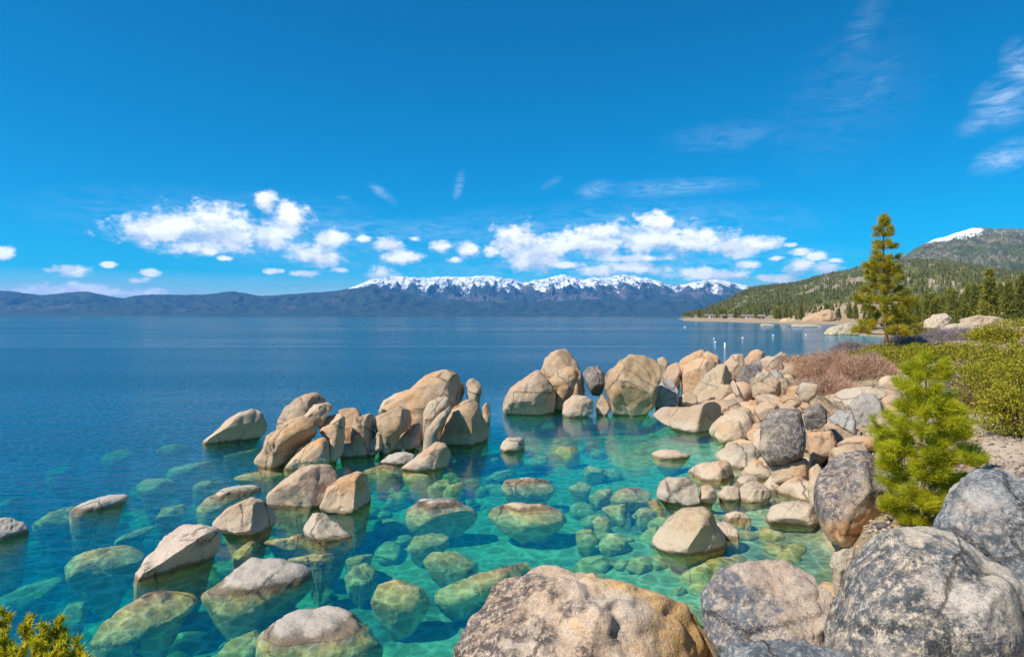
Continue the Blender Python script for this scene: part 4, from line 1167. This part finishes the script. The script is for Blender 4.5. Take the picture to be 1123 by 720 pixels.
def tube(pts, radii, sides=7):
    pts = np.array(pts, float)
    V, Fc = [], []
    for i, p in enumerate(pts):
        d = pts[min(i + 1, len(pts) - 1)] - pts[max(i - 1, 0)]
        d /= np.linalg.norm(d) + 1e-9
        u = np.cross(d, [0.13, .9, .31])
        u /= np.linalg.norm(u)
        v = np.cross(d, u)
        for k in range(sides):
            a = 2 * math.pi * k / sides
            V.append(p + (u * math.cos(a) + v * math.sin(a)) * radii[i])
    for i in range(len(pts) - 1):
        for k in range(sides):
            k2 = (k + 1) % sides
            Fc.append((i * sides + k, i * sides + k2, (i + 1) * sides + k2, (i + 1) * sides + k))
    return np.array(V), np.array(Fc)


def join(parts):
    V, Fc, n = [], [], 0
    for v, f in parts:
        V.append(v)
        Fc.append(f + n)
        n += len(v)
    return np.vstack(V), np.vstack(Fc)


def pine_shape(h, prof, whorls, per, tuft_n, nl, nw, seed, low=.1, rise=.25, r0=.03, bend=.02, twigs=3, spread=.55, gaps=.0, vary=.12):
    """trunk with limbs, and crown of needle tufts; prof = [(height fraction, half width in m)]"""
    r = np.random.default_rng(seed)
    prof = np.array(prof)
    zs = np.linspace(0, h, 12)
    bx, by = r.normal(size=2)
    ctr = lambda z: np.array([bend * h * math.sin(z / h * 4 + bx), bend * h * math.sin(z / h * 3.1 + by), z])
    wood = [tube([ctr(z) for z in zs], [h * r0 * (1 - .9 * z / h) + .004 for z in zs], 9)]
    C, D = [], []
    for k in range(whorls):
        f = low + (1 - low) * (k + r.uniform(-.3, .3)) / whorls
        z = f * h
        hw = np.interp(f, prof[:, 0], prof[:, 1]) * r.uniform(1 - vary, 1 + vary * .25)
        a0 = r.uniform(0, 6.28)
        for j in range(per):
            if r.random() < gaps:
                continue
            a = a0 + 6.283 * j / per + r.uniform(-.35, .35)
            ln = hw * r.uniform(.60, 1.08)
            up = rise * r.uniform(.2, 1.2)
            o = ctr(z)
            dirv = np.array([math.cos(a), math.sin(a), 0])
            q = [o + dirv * ln * t + np.array([0, 0, ln * (up * t * t + (.12 - .25 * (1 - f)) * t)]) for t in np.linspace(0, 1, 5)]
            rb = max(.006, h * r0 * .33 * (1 - f) + .006)
            wood.append(tube(q, [rb * (1 - .75 * t) for t in np.linspace(0, 1, 5)], 5))
            nt = max(2, int(twigs * ln / max(.001, prof[:, 1].max()) * 3))
            for m in range(nt):
                t = r.uniform(.38, 1.0)
                p = o + dirv * ln * t + np.array([0, 0, ln * (up * t * t + (.12 - .25 * (1 - f)) * t)])
                sd = np.array([-dirv[1], dirv[0], 0]) * r.uniform(-1, 1)
                e = dirv * r.uniform(.2, 1) + sd * .9 + np.array([0, 0, r.uniform(.15, .9)])
                e /= np.linalg.norm(e)
                l2 = ln * r.uniform(.08, .30)
                wood.append(tube([p, p + e * l2], [rb * .4, rb * .2], 4))
                C.append(p + e * l2)
                D.append(e)
            C.append(q[-1])
            D.append(dirv * .8 + np.array([0, 0, .6]))
    for _ in range(6):
        C.append(ctr(h) - np.array([0, 0, r.uniform(0, .04 * h)]))
        D.append(np.array([r.normal() * .3, r.normal() * .3, 1]))
    C, D = np.array(C), np.array(D)
    nd = needles(C, D, tuft_n, np.full(len(C), nl), nw, spread, r, jitter=nl * .22)
    return join(wood), nd


def pine(label, base, shape, m_needle, m_bark, group=None, name='pine_tree', rz=0):
    (wv, wf), (nv, nf) = shape
    e = empty(name, base)
    e.rotation_euler = (0, 0, rz)
    tag(e, label, 'tree', group)
    mesh_np('trunk', wv, wf, m_bark, parent=e)
    mesh_np('crown', nv, nf, m_needle, parent=e, smooth=False)
    return e


def on_ground(px, Y, dz=0.0):
    X = (px - CX) / F * Y
    return (X, Y, ground1(X, Y) + dz)


# small bright pine beside the path
b = on_ground(1014, 13.0, -.1)
H = EYE + (HY - 389) / F * 13.0 - b[2]
pine('small bright green pine growing among the boulders beside the sandy path', b,
     pine_shape(H, [(0, .55), (.15, .80), (.35, .86), (.55, .78), (.75, .52), (.9, .30), (1, .08)], 13, 7, 84, .18, .012, 41, low=.06, rise=.40, r0=.013, bend=.012, twigs=3.3, spread=.5, gaps=.06),
     M_NEEDLE_NEAR, M_BARKP)
# tall pine on the bank
b = on_ground(971, 54, -.2)
H = EYE + (HY - 235) / F * 54 - b[2]
k = 54 / F
pine('tall golden green pine standing alone on the bank against the lake and sky', b,
     pine_shape(H, [(0, 1.2), (.10, 26 * k), (.16, 36 * k), (.28, 42 * k), (.38, 40 * k), (.45, 22 * k), (.52, 27 * k), (.62, 25 * k), (.68, 15 * k), (.74, 17 * k), (.82, 11 * k), (.90, 9 * k), (1, 2 * k)], 21, 6, 44, .36, .045, 44, low=.13, rise=.25, r0=.014, bend=.01, twigs=4.0, spread=.85, gaps=.15, vary=.42),
     M_NEEDLE_TALL, M_BARK)


def leaf_bush(name, label, base, rx, ry, rz, n, leaf, mat, m_wood, seed, lumps=7, cat='shrub', group=None):
    """stems and a cloud of separate leaves on lumpy mounds"""
    r = np.random.default_rng(seed)
    P = []
    stems = []
    cs = []
    for _ in range(lumps):
        a, q = r.uniform(0, 6.28), math.sqrt(r.uniform(0, 1)) * .72
        cs.append((math.cos(a) * q * rx, math.sin(a) * q * ry, rz * r.uniform(.35, .68) * (1.1 - q * .4), r.uniform(.34, .55)))
    for (x, y, z, s) in cs:
        m = n // lumps
        d = r.normal(size=(m, 3))
        d /= np.linalg.norm(d, axis=1)[:, None]
        rad = 1 - np.abs(r.normal(size=m)) * .22
        lum = 1 + fbm(d * 2.2 + x * 3 + seed, 3) * .55
        p = d * (rad * lum)[:, None] * np.array([rx * s, ry * s, rz * s * .85]) + (x, y, z)
        P.append(p[p[:, 2] > .02])
        stems.append(tube([(x * .15, y * .15, -.15), (x * .6, y * .6, z * .5), (x, y, z + rz * s * .4)], [.03, .02, .006], 5))
        for _ in range(5):
            e = d[r.integers(m)] * np.array([rx * s, ry * s, rz * s]) * .85
            stems.append(tube([(x * .6, y * .6, z * .5), (x + e[0], y + e[1], max(.05, z + e[2]))], [.014, .004], 4))
    P = np.vstack(P)
    P = P[fbm(P * (2.2 / max(rx, .6)) * 1.6 + seed * 3.1, 3) > -.22]
    m = len(P)
    u = r.normal(size=(m, 3))
    u[:, 2] = np.abs(u[:, 2]) + .2
    u /= np.linalg.norm(u, axis=1)[:, None]
    v = np.cross(u, r.normal(size=(m, 3)))
    v /= np.linalg.norm(v, axis=1)[:, None]
    sz = leaf * r.uniform(.6, 1.2, m)[:, None]
    V = np.stack([P, P + u * sz * .5 + v * sz * .28, P + u * sz, P + u * sz * .5 - v * sz * .28], 1).reshape(-1, 3)
    e = empty(name, base)
    tag(e, label, cat, group)
    sv, sf = join(stems)
    mesh_np('stem', sv, sf, m_wood, parent=e)
    mesh_np('foliage', V, np.arange(len(V)).reshape(-1, 4), mat, parent=e, smooth=False)
    return e


def twig_bush(name, label, base, rx, ry, rz, n, ln, w, mat, seed, group=None):
    r = np.random.default_rng(seed)
    q = np.sqrt(r.uniform(0, 1, n))
    a = r.uniform(0, 6.28, n)
    x, y = np.cos(a) * q * rx, np.sin(a) * q * ry
    top = rz * np.sqrt(np.clip(1 - q ** 2.2, 0.03, 1)) * (1 + fbm(np.stack([x * .9, y * .9, x * 0 + seed], 1), 3) * .5)
    z = r.uniform(0, 1, n) ** .6 * top
    C = np.stack([x, y, z], 1)
    D = np.stack([x / rx * .5, y / ry * .5, np.full(n, .75)], 1) + r.normal(size=(n, 3)) * .3
    V, Fc = needles(C, D, 2, np.full(n, ln), w, .35, r, jitter=.05)
    stems = []
    for _ in range(26):
        aa, qq = r.uniform(0, 6.28), r.uniform(.1, .8)
        stems.append(tube([(math.cos(aa) * qq * rx * .4, math.sin(aa) * qq * ry * .4, -.15), (math.cos(aa) * qq * rx * .75, math.sin(aa) * qq * ry * .75, rz * .4), (math.cos(aa) * qq * rx, math.sin(aa) * qq * ry, rz * .85)], [.022, .014, .005], 4))
    e = empty(name, base)
    tag(e, label, 'shrub', group)
    sv, sf = join(stems)
    mesh_np('stem', sv, sf, M_DARKTWIG, parent=e)
    mesh_np('twigs', V, Fc, mat, parent=e, smooth=False)
    return e


# manzanita hedge along the path on the right
HEDGE = [
    (1128, 17.0, 1.35, 1.3, 1.7, 9000, .075, 'yellow green shrub at the edge of the path, cut by the picture edge'),
    (1108, 20.5, 1.25, 1.3, 1.65, 8000, .08, 'dense yellow green shrub where the path bends out of sight'),
    (1095, 25, 1.9, 1.6, 1.75, 8000, .095, 'dense yellow green shrub behind the one at the bend of the path'),
    (1140, 24, 2.2, 1.8, 2.0, 8000, .095, 'tallest yellow green shrub of the hedge above the path'),
    (1070, 29, 1.5, 1.4, 1.1, 5000, .10, 'low dark green shrub between the grey twigs and the hedge'),
    (1105, 34, 3.0, 2.0, 1.9, 7000, .12, 'broad olive shrub along the back of the hedge'),
    (1050, 38, 2.6, 1.6, 1.15, 5500, .12, 'low olive shrub in front of the pale granite slab'),
    (1010, 41, 2.4, 1.5, 1.15, 5000, .13, 'low olive shrub behind the top of the small pine'),
    (962, 40, 1.7, 1.4, 1.25, 5000, .12, 'yellow green shrub between the red twigs and the small pine'),
    (985, 46, 2.2, 1.5, 1.1, 5000, .13, 'yellow green shrub at the foot of the tall pine'),
]
for i, (px, Y, rx, ry, rz, n, lf, lab) in enumerate(HEDGE):
    leaf_bush('shrub', lab, on_ground(px, Y, -.05), rx, ry, rz, n, lf, M_MANZ, M_DARKTWIG, 60 + i, lumps=8, group='yellow green shrubs along the path')
leaf_bush('shrub', 'small yellow green shrub squeezed between the two large lichened boulders in front', (4.7 * 8.2 / 6.4, 8.3, 1.05), .55, .45, .75, 2600, .045, M_MANZ, M_DARKTWIG, 81, lumps=5)
twig_bush('bare_shrub', 'reddish leafless shrub behind the shore boulders, nearest the skyline stones', on_ground(880, 43, -.05), 2.3, 1.7, 1.35, 5200, .32, .02, M_RED, 91, 'red twig shrubs')
twig_bush('bare_shrub', 'reddish leafless shrub in the middle of the thicket', on_ground(915, 40, -.05), 2.2, 1.7, 1.55, 5200, .32, .02, M_RED, 92, 'red twig shrubs')
twig_bush('bare_shrub', 'reddish leafless shrub beside the yellow green one', on_ground(948, 37, -.05), 1.8, 1.4, 1.2, 4200, .30, .018, M_RED, 93, 'red twig shrubs')
twig_bush('bare_shrub', 'reddish leafless shrub low in front of the thicket', on_ground(905, 34, -.05), 1.8, 1.2, .8, 3800, .28, .018, M_RED, 94, 'red twig shrubs')
twig_bush('bare_shrub', 'grey leafless shrub left of the trunk of the tall pine', on_ground(938, 60, -.05), 2.4, 1.6, 1.5, 3600, .4, .03, M_GREY, 95, 'grey twig shrubs')
twig_bush('bare_shrub', 'grey leafless shrub right of the trunk of the tall pine', on_ground(992, 58, -.05), 2.0, 1.4, 1.1, 3000, .4, .03, M_GREY, 96, 'grey twig shrubs')
twig_bush('bare_shrub', 'lilac grey leafless shrub behind the shoulder of the small pine', on_ground(1047, 25, -.05), 1.0, .9, 1.25, 3800, .26, .013, M_GREY, 97, 'grey twig shrubs')
twig_bush('bare_shrub', 'small reddish leafless shrub at the foot of the lilac grey one', on_ground(1062, 21.5, -.05), .5, .45, .65, 1300, .2, .012, M_RED, 98)


for i, (px, Y, rx, ry, rz, lab) in enumerate([(1020, 84, 4.5, 2.5, 1.7, 'blue grey leafless shrub under the long pale granite slab'), (1052, 88, 4.5, 2.5, 1.5, 'blue grey leafless shrub below the middle of the granite slabs'), (1000, 72, 3.5, 2, 1.3, 'blue grey leafless shrub a little behind the trunk of the tall pine')]):
    twig_bush('bare_shrub', lab, on_ground(px, Y, -.05), rx, ry, rz, 4200, .55, .045, M_GREY, 120 + i, 'grey twig shrubs')
for i, (px, Y, rx, ry, rz, lab) in enumerate([(1085, 70, 4.5, 2.5, 1.6, 'olive shrub in front of the pink edged granite slab'), (1120, 62, 4.5, 2.5, 2.0, 'olive shrub at the picture edge above the hedge'), (1118, 112, 5, 3, 2.2, 'far olive shrub growing on top of the granite slabs'), (1030, 118, 3.5, 2, 1.6, 'far olive shrub behind the long pale granite slab')]):
    leaf_bush('shrub', lab, on_ground(px, Y, -.05), rx, ry, rz, 5000, .22, M_MANZ, M_DARKTWIG, 140 + i, lumps=9)


# yellow green sprays at the near left
def spray_shrub():
    r = np.random.default_rng(5)
    bx, by = -3.15, 4.2
    base = (bx, by, ground1(bx, by))
    C, D, stems = [], [], []
    tips = [((62, 672), 4.6), ((82, 700), 4.5), ((40, 690), 4.4), ((20, 705), 4.3), ((8, 664), 4.8), ((55, 715), 4.2), ((-20, 680), 4.5), ((-40, 700), 4.3), ((100, 725), 4.3), ((30, 735), 4.0), ((70, 740), 4.0), ((50, 680), 4.5), ((30, 672), 4.7), ((72, 690), 4.4), ((5, 690), 4.5), ((92, 712), 4.4), ((45, 700), 4.3), ((60, 705), 4.25), ((15, 720), 4.2), ((-10, 665), 4.7), ((0, 730), 4.1), ((85, 722), 4.2), ((40, 722), 4.15)]
    for (px, py), Y in tips:
        tip = at(px, py + 12, Y) - np.array(base)
        root = np.array([r.uniform(-.15, .1), r.uniform(-.1, .1), -.1])
        mid = root + (tip - root) * .55 + np.array([-.12, 0, -.1])
        q = [root * (1 - t) ** 2 + mid * 2 * t * (1 - t) + tip * t * t for t in np.linspace(0, 1, 9)]
        stems.append(tube(q, np.linspace(.014, .003, 9), 5))
        for t in np.linspace(.35, 1, 46):
            p = root * (1 - t) ** 2 + mid * 2 * t * (1 - t) + tip * t * t
            d = (tip - mid)
            d = d / np.linalg.norm(d)
            side = np.cross(d, r.normal(size=3))
            side /= np.linalg.norm(side)
            e = d * .8 + side * .7
            ln = .20 * (1.15 - t) + .04
            tip2 = p + e * ln * r.uniform(.5, 1.1)
            stems.append(tube([p, tip2], [.003, .0015], 4))
            for s in np.linspace(.2, 1, 5):
                C.append(p + (tip2 - p) * s)
                D.append(e / np.linalg.norm(e))
    V, Fc = needles(np.array(C), np.array(D), 14, np.full(len(C), .05), .015, .7, r, jitter=.008)
    e = empty('shrub', base)
    tag(e, 'yellow green leafy sprays leaning out over the water in the near corner', 'shrub')
    sv, sf = join(stems)
    mesh_np('stem', sv, sf, M_BARK, parent=e)
    mesh_np('foliage', V, Fc, M_SPRAY, parent=e, smooth=False)


spray_shrub()


# ------------------------------------------------------------------ the path
def build_path():
    mid = [(12.5, 1100), (14.5, 1107), (16.5, 1106), (18.5, 1096), (20.5, 1083), (23, 1070), (26, 1062)]
    V = []
    ns = 60
    ys = np.linspace(11, 26, ns)
    m = np.array(mid)
    for yv in ys:
        px = np.interp(yv, m[:, 0], m[:, 1])
        hw = .62 + .10 * math.sin(yv * 2.1)
        X0 = (px - CX) / F * yv
        for t in np.linspace(-1, 1, 9):
            V.append((X0 + t * hw, yv))
    V = np.array(V)
    Z = ground(V[:, 0], V[:, 1]) + .03
    Fc = [(i * 9 + j, i * 9 + j + 1, (i + 1) * 9 + j + 1, (i + 1) * 9 + j) for i in range(ns - 1) for j in range(8)]
    mp = plain_mat('trodden_sand', (.50, .38, .28), (.40, .31, .23), 2.5, .95, .03)
    o = mesh_np('path', np.column_stack([V, Z]), Fc, mp)
    tag(o, 'trodden sandy path between the hedge and the boulders', 'path', kind='structure')


build_path()


def gravel():
    """pebbles, twigs and grit strewn over the bank and the path"""
    r = np.random.default_rng(9)
    O = np.array([(1, 0, 0), (-1, 0, 0), (0, 1, 0), (0, -1, 0), (0, 0, 1), (0, 0, -1)], float)
    Of = np.array([(0, 2, 4), (2, 1, 4), (1, 3, 4), (3, 0, 4), (2, 0, 5), (1, 2, 5), (3, 1, 5), (0, 3, 5)])
    n = 6500
    px = r.uniform(790, 1150, n)
    Y = 9.5 + 38 * r.uniform(0, 1, n) ** 1.6
    X = (px - CX) / F * Y
    Z = ground(X, Y)
    ok = Z > .03
    X, Y, Z = X[ok], Y[ok], Z[ok]
    m = len(X)
    s = r.uniform(.012, .055, m) * (1 + Y / 25)
    s[r.random(m) < .04] *= 2.2
    V = O[None] * s[:, None, None] * r.uniform(.6, 1.3, (m, 1, 3)) * (1, 1, .7) + r.normal(size=(m, 6, 3)) * (s * .15)[:, None, None]
    a = r.uniform(0, 6.28, m)
    c, q = np.cos(a)[:, None], np.sin(a)[:, None]
    V = np.stack([V[..., 0] * c - V[..., 1] * q, V[..., 0] * q + V[..., 1] * c, V[..., 2]], -1)
    V += np.stack([X, Y, Z + .03], -1)[:, None, :]
    Fc = (Of[None] + (np.arange(m) * 6)[:, None, None]).reshape(-1, 3)
    mg = foliage_mat('pebbles', (.22, .16, .11), (.55, .46, .36), (.12, .10, .09), 1.0, 0.0)
    o = mesh_np('gravel', V.reshape(-1, 3), Fc, mg)
    tag(o, 'pebbles and grit strewn over the sandy bank', 'gravel', kind='stuff')


gravel()


# ------------------------------------------------------------------ conifers of the far bank, each one a tree
def far_conifers():
    r = np.random.default_rng(33)
    shapes = []
    for k in range(5):
        narrow = r.uniform(.13, .2)
        h = 14.0
        shapes.append(pine_shape(h, [(0, h * narrow * .8), (.15, h * narrow), (.4, h * narrow * .8), (.7, h * narrow * .45), (1, .15)], 17, 6, 12, 1.0, .26, 500 + k, low=.12, rise=.1, r0=.012, bend=.004, twigs=2, spread=.7, gaps=.1))
    protos = {}

    def tree(label, px, Y, h, k, olive, group=None):
        base = on_ground(px, Y, -.3)
        X = base[0]
        key = (k, olive)
        if key not in protos:
            e = pine(label, base, shapes[k], M_NEEDLE_FAR2 if olive else M_NEEDLE_FAR, M_BARK, group, 'conifer_tree')
            protos[key] = e
        else:
            src = protos[key]
            e = link(src.copy())
            e.name = 'conifer_tree'
            for ch in src.children:
                c = link(ch.copy())
                c.parent = e
            for kk in ('label', 'group'):
                if kk in e:
                    del e[kk]
            tag(e, label, 'tree', group)
        e.location = base
        s = h / 14.0
        e.scale = (s * r.uniform(.9, 1.25), s * r.uniform(.9, 1.25), s)
        e.rotation_euler = (0, 0, r.uniform(0, 6.28))

    named = [
        ('golden olive pine, the broadest on the shore behind the granite slabs', 1085, 150, 12.5, 0, True),
        ('dark green conifer right of the broad golden olive pine', 1106, 145, 9.5, 1, False),
        ('small young conifer standing alone on the pale granite slabs', 1049, 125, 4.6, 2, True),
        ('tall dark conifer at the picture edge above the hedge', 1121, 150, 11, 3, False),
        ('slim dark conifer between the broad golden pine and the small young one', 1068, 190, 11, 4, False),
        ('bushy olive pine close behind the broken whitish ledge', 1028, 190, 9, 0, True),
        ('short dark conifer just right of the tall lone pine', 1006, 175, 7, 2, False),
    ]
    for a in named:
        tree(*a)
    for i in range(150):
        px = r.uniform(985, 1180)
        Y = r.uniform(185, 430)
        tree('dark green conifer in the woods behind the far bank', px, Y, r.uniform(6, 13), i % 5, r.random() < .6, 'conifers in the woods behind the far bank')
    for i in range(60):
        px = r.uniform(855, 965) if i < 26 else r.uniform(758, 860)
        Y = r.uniform(470, 600) if i < 26 else float(np.interp(px, [758, 800, 860], [935, 800, 570])) + r.uniform(-20, 60)
        tree('conifer on the shore across the cove, among the rock knolls and houses', px, Y, r.uniform(6, 13), i % 5, r.random() < .5, 'conifers on the shore across the cove')


far_conifers()


# the woods on the slopes beyond: one mass
def forest(name, label, grid, n, h, seed, tmax, keep, mat, pxmax=1180):
    V, px, t = grid
    r = np.random.default_rng(seed)
    a, b = V.shape[:2]
    parts_V = []
    nb = np.searchsorted(t, tmax)
    u = r.uniform(0, np.searchsorted(px, pxmax) - 1.01, n)
    v = r.uniform(0, 1, n) ** .9 * (nb - 1.01)
    i, j = u.astype(int), v.astype(int)
    fu, fv = (u - i)[:, None], (v - j)[:, None]
    P = (V[i, j] * (1 - fu) + V[i + 1, j] * fu) * (1 - fv) + (V[i, j + 1] * (1 - fu) + V[i + 1, j + 1] * fu) * fv
    dens = fbm(np.column_stack([P[:, 0], P[:, 1], P[:, 2] * 2]) / 170 + seed, 4, .6)
    P = P[(dens > keep) & (P[:, 2] > 1)]
    m = len(P)
    hh = h * r.uniform(.55, 1.25, m)
    k = 9                                  # blades per tree: jagged tiers round a stem
    lev = np.repeat(np.array([[.0, .0, .0, .3, .3, .3, .6, .6, .6]]), m, 0)
    ang = r.uniform(0, 6.28, (m, k))
    rad = .24 * (1 - lev) * r.uniform(.7, 1.3, (m, k)) * hh[:, None]
    z0 = (lev + .05) * hh[:, None]
    ca, sa = np.cos(ang), np.sin(ang)
    base = P[:, None, :]
    A = base + np.stack([ca * rad, sa * rad, z0], -1)
    B = base + np.stack([-ca * rad, -sa * rad, z0 * r.uniform(.9, 1.1, (m, k))], -1)
    T = base + np.stack([0 * ca, 0 * ca, np.minimum(z0 + hh[:, None] * .45, hh[:, None])], -1)
    VV = np.stack([A, B, T], 2).reshape(-1, 3)
    o = mesh_np(name, VV, np.arange(len(VV)).reshape(-1, 3), mat, smooth=False)
    tag(o, label, 'woods', kind='stuff')


forest('forest', 'conifer woods covering the hill beyond the cove', HILL, 20000, 10, 8, .97, -.24, M_NEEDLE_HILL)
forest('forest', 'thinning conifer woods on the flank of the snow topped mountain', RMT, 24000, 15, 9, .90, -.2, M_NEEDLE_HILL)


# ------------------------------------------------------------------ buoys and houses of the far shore
def buoy(label, px, py, size, tall=False):
    size *= .6
    Y = EYE * F / (py - HY)
    e = empty('mooring_buoy', ((px - CX) / F * Y, Y, 0))
    tag(e, label, 'buoy', 'white buoys moored in the cove')
    S, Fc = ico(3)
    if tall:
        v, f = tube([(0, 0, -.3), (0, 0, .0), (0, 0, size * .9), (0, 0, size)], [.16, .16, .12, .03], 10)
    else:
        v, f = S * size * .5 * (1, 1, .9) + (0, 0, size * .22), Fc
    mesh_np('float', v, f, M_WHITE, parent=e)
    v, f = tube([(0, 0, size * .6), (0, 0, size * .6 + .16)], [.05, .04], 8)
    mesh_np('mooring_eye', v, f, M_BUOYBLUE, parent=e)


M_BUOYBLUE = plain_mat('blue_buoy_paint', (.05, .12, .35), (.06, .14, .38), 4, .5, .002)
buoy('tall white spar buoy rising just beyond the layered boulder', 795, 381, 1.35, True)
buoy('round white buoy left of the tall spar buoy', 784.5, 375.5, .65)
buoy('round white buoy just above the one beside the spar buoy', 783, 371.5, .6)
buoy('round white buoy out beyond the skyline stones', 814.5, 371, .75)
buoy('round white buoy on the open lake, leftmost of all the buoys', 751, 358.5, 1.0)
buoy('white buoy in the middle of the far cove', 848, 368, .75)
buoy('white buoy in the cove nearest the striped rock point', 884, 367.5, .75)


def houses():
    r = np.random.default_rng(77)
    mw = [plain_mat('pale_house_wall', (.62, .56, .48), (.56, .50, .43), 1, .9, .01), plain_mat('brown_house_wall', (.30, .21, .15), (.26, .18, .13), 1, .9, .01)]
    mr = plain_mat('house_roof', (.20, .16, .14), (.26, .22, .20), 1, .9, .01)
    mg = plain_mat('house_window', (.04, .05, .06), (.05, .06, .07), 1, .2, .0)
    for i, px in enumerate([764, 775, 781, 793, 801, 816, 822, 835]):
        Y = np.interp(px, [762, 800, 836], [905, 770, 650]) + r.uniform(-25, 25)
        X = (px - CX) / F * Y
        w, d, h = r.uniform(4.5, 7.5), 5.0, r.uniform(2.6, 3.4)
        e = empty('lakeside_house', (X, Y, ground1(X, Y) - .2))
        e.rotation_euler = (0, 0, r.uniform(-.4, .4))
        tag(e, 'tiny lakeside house among the trees of the far shore', 'house', 'houses on the far shore')
        V = [(-w / 2, -d / 2, 0), (w / 2, -d / 2, 0), (w / 2, d / 2, 0), (-w / 2, d / 2, 0), (-w / 2, -d / 2, h), (w / 2, -d / 2, h), (w / 2, d / 2, h), (-w / 2, d / 2, h)]
        mesh_np('wall', V, [(0, 1, 5, 4), (1, 2, 6, 5), (2, 3, 7, 6), (3, 0, 4, 7)], mw[i % 2], parent=e, smooth=False)
        o = .5
        V = [(-w / 2 - o, -d / 2 - o, h), (w / 2 + o, -d / 2 - o, h), (w / 2 + o, d / 2 + o, h), (-w / 2 - o, d / 2 + o, h), (-w / 2 - o, 0, h + 1.7), (w / 2 + o, 0, h + 1.7)]
        mesh_np('roof', V, [(0, 1, 5, 4), (2, 3, 4, 5), (3, 0, 4, 4), (1, 2, 5, 5), (3, 2, 1, 0)], mr, parent=e, smooth=False) if False else _roof(V, mr, e)
        for q in (-.28, .28):
            V = [(q * w - .7, -d / 2 - .03, 1.0), (q * w + .7, -d / 2 - .03, 1.0), (q * w + .7, -d / 2 - .03, 2.3), (q * w - .7, -d / 2 - .03, 2.3)]
            mesh_np('window', V, [(0, 1, 2, 3)], mg, parent=e, smooth=False)


def _roof(V, mat, parent):
    me = bpy.data.meshes.new('roof')
    me.from_pydata(V, [], [(0, 1, 5, 4), (2, 3, 4, 5), (3, 0, 4), (1, 2, 5), (3, 2, 1, 0)])
    me.materials.append(mat)
    o = bpy.data.objects.new('roof', me)
    o.parent = parent
    return link(o)


houses()


# ------------------------------------------------------------------ air
def build_haze():
    V = [(-26000, -800, -61.5), (26000, -800, -61.5), (26000, 27000, -61.5), (-26000, 27000, -61.5), (-26000, -800, 1150), (26000, -800, 1150), (26000, 27000, 1150), (-26000, 27000, 1150)]
    Fc = [(3, 2, 1, 0), (4, 5, 6, 7), (0, 1, 5, 4), (1, 2, 6, 5), (2, 3, 7, 6), (3, 0, 4, 7)]
    m = bpy.data.materials.new('haze')
    m.use_nodes = True
    w = NT(m.node_tree)
    w.n.clear()
    out = w.node('ShaderNodeOutputMaterial')
    pv = w.node('ShaderNodeVolumePrincipled')
    pv.inputs['Color'].default_value = (.12, .46, 1.0, 1)
    pv.inputs['Density'].default_value = HAZE
    pv.inputs['Anisotropy'].default_value = .2
    w.l.new(pv.outputs[0], out.inputs['Volume'])
    o = mesh_np('haze', V, Fc, m, smooth=False)
    tag(o, 'thin blue air over the lake', 'haze', kind='stuff')


HAZE = 3.6e-5
build_haze()
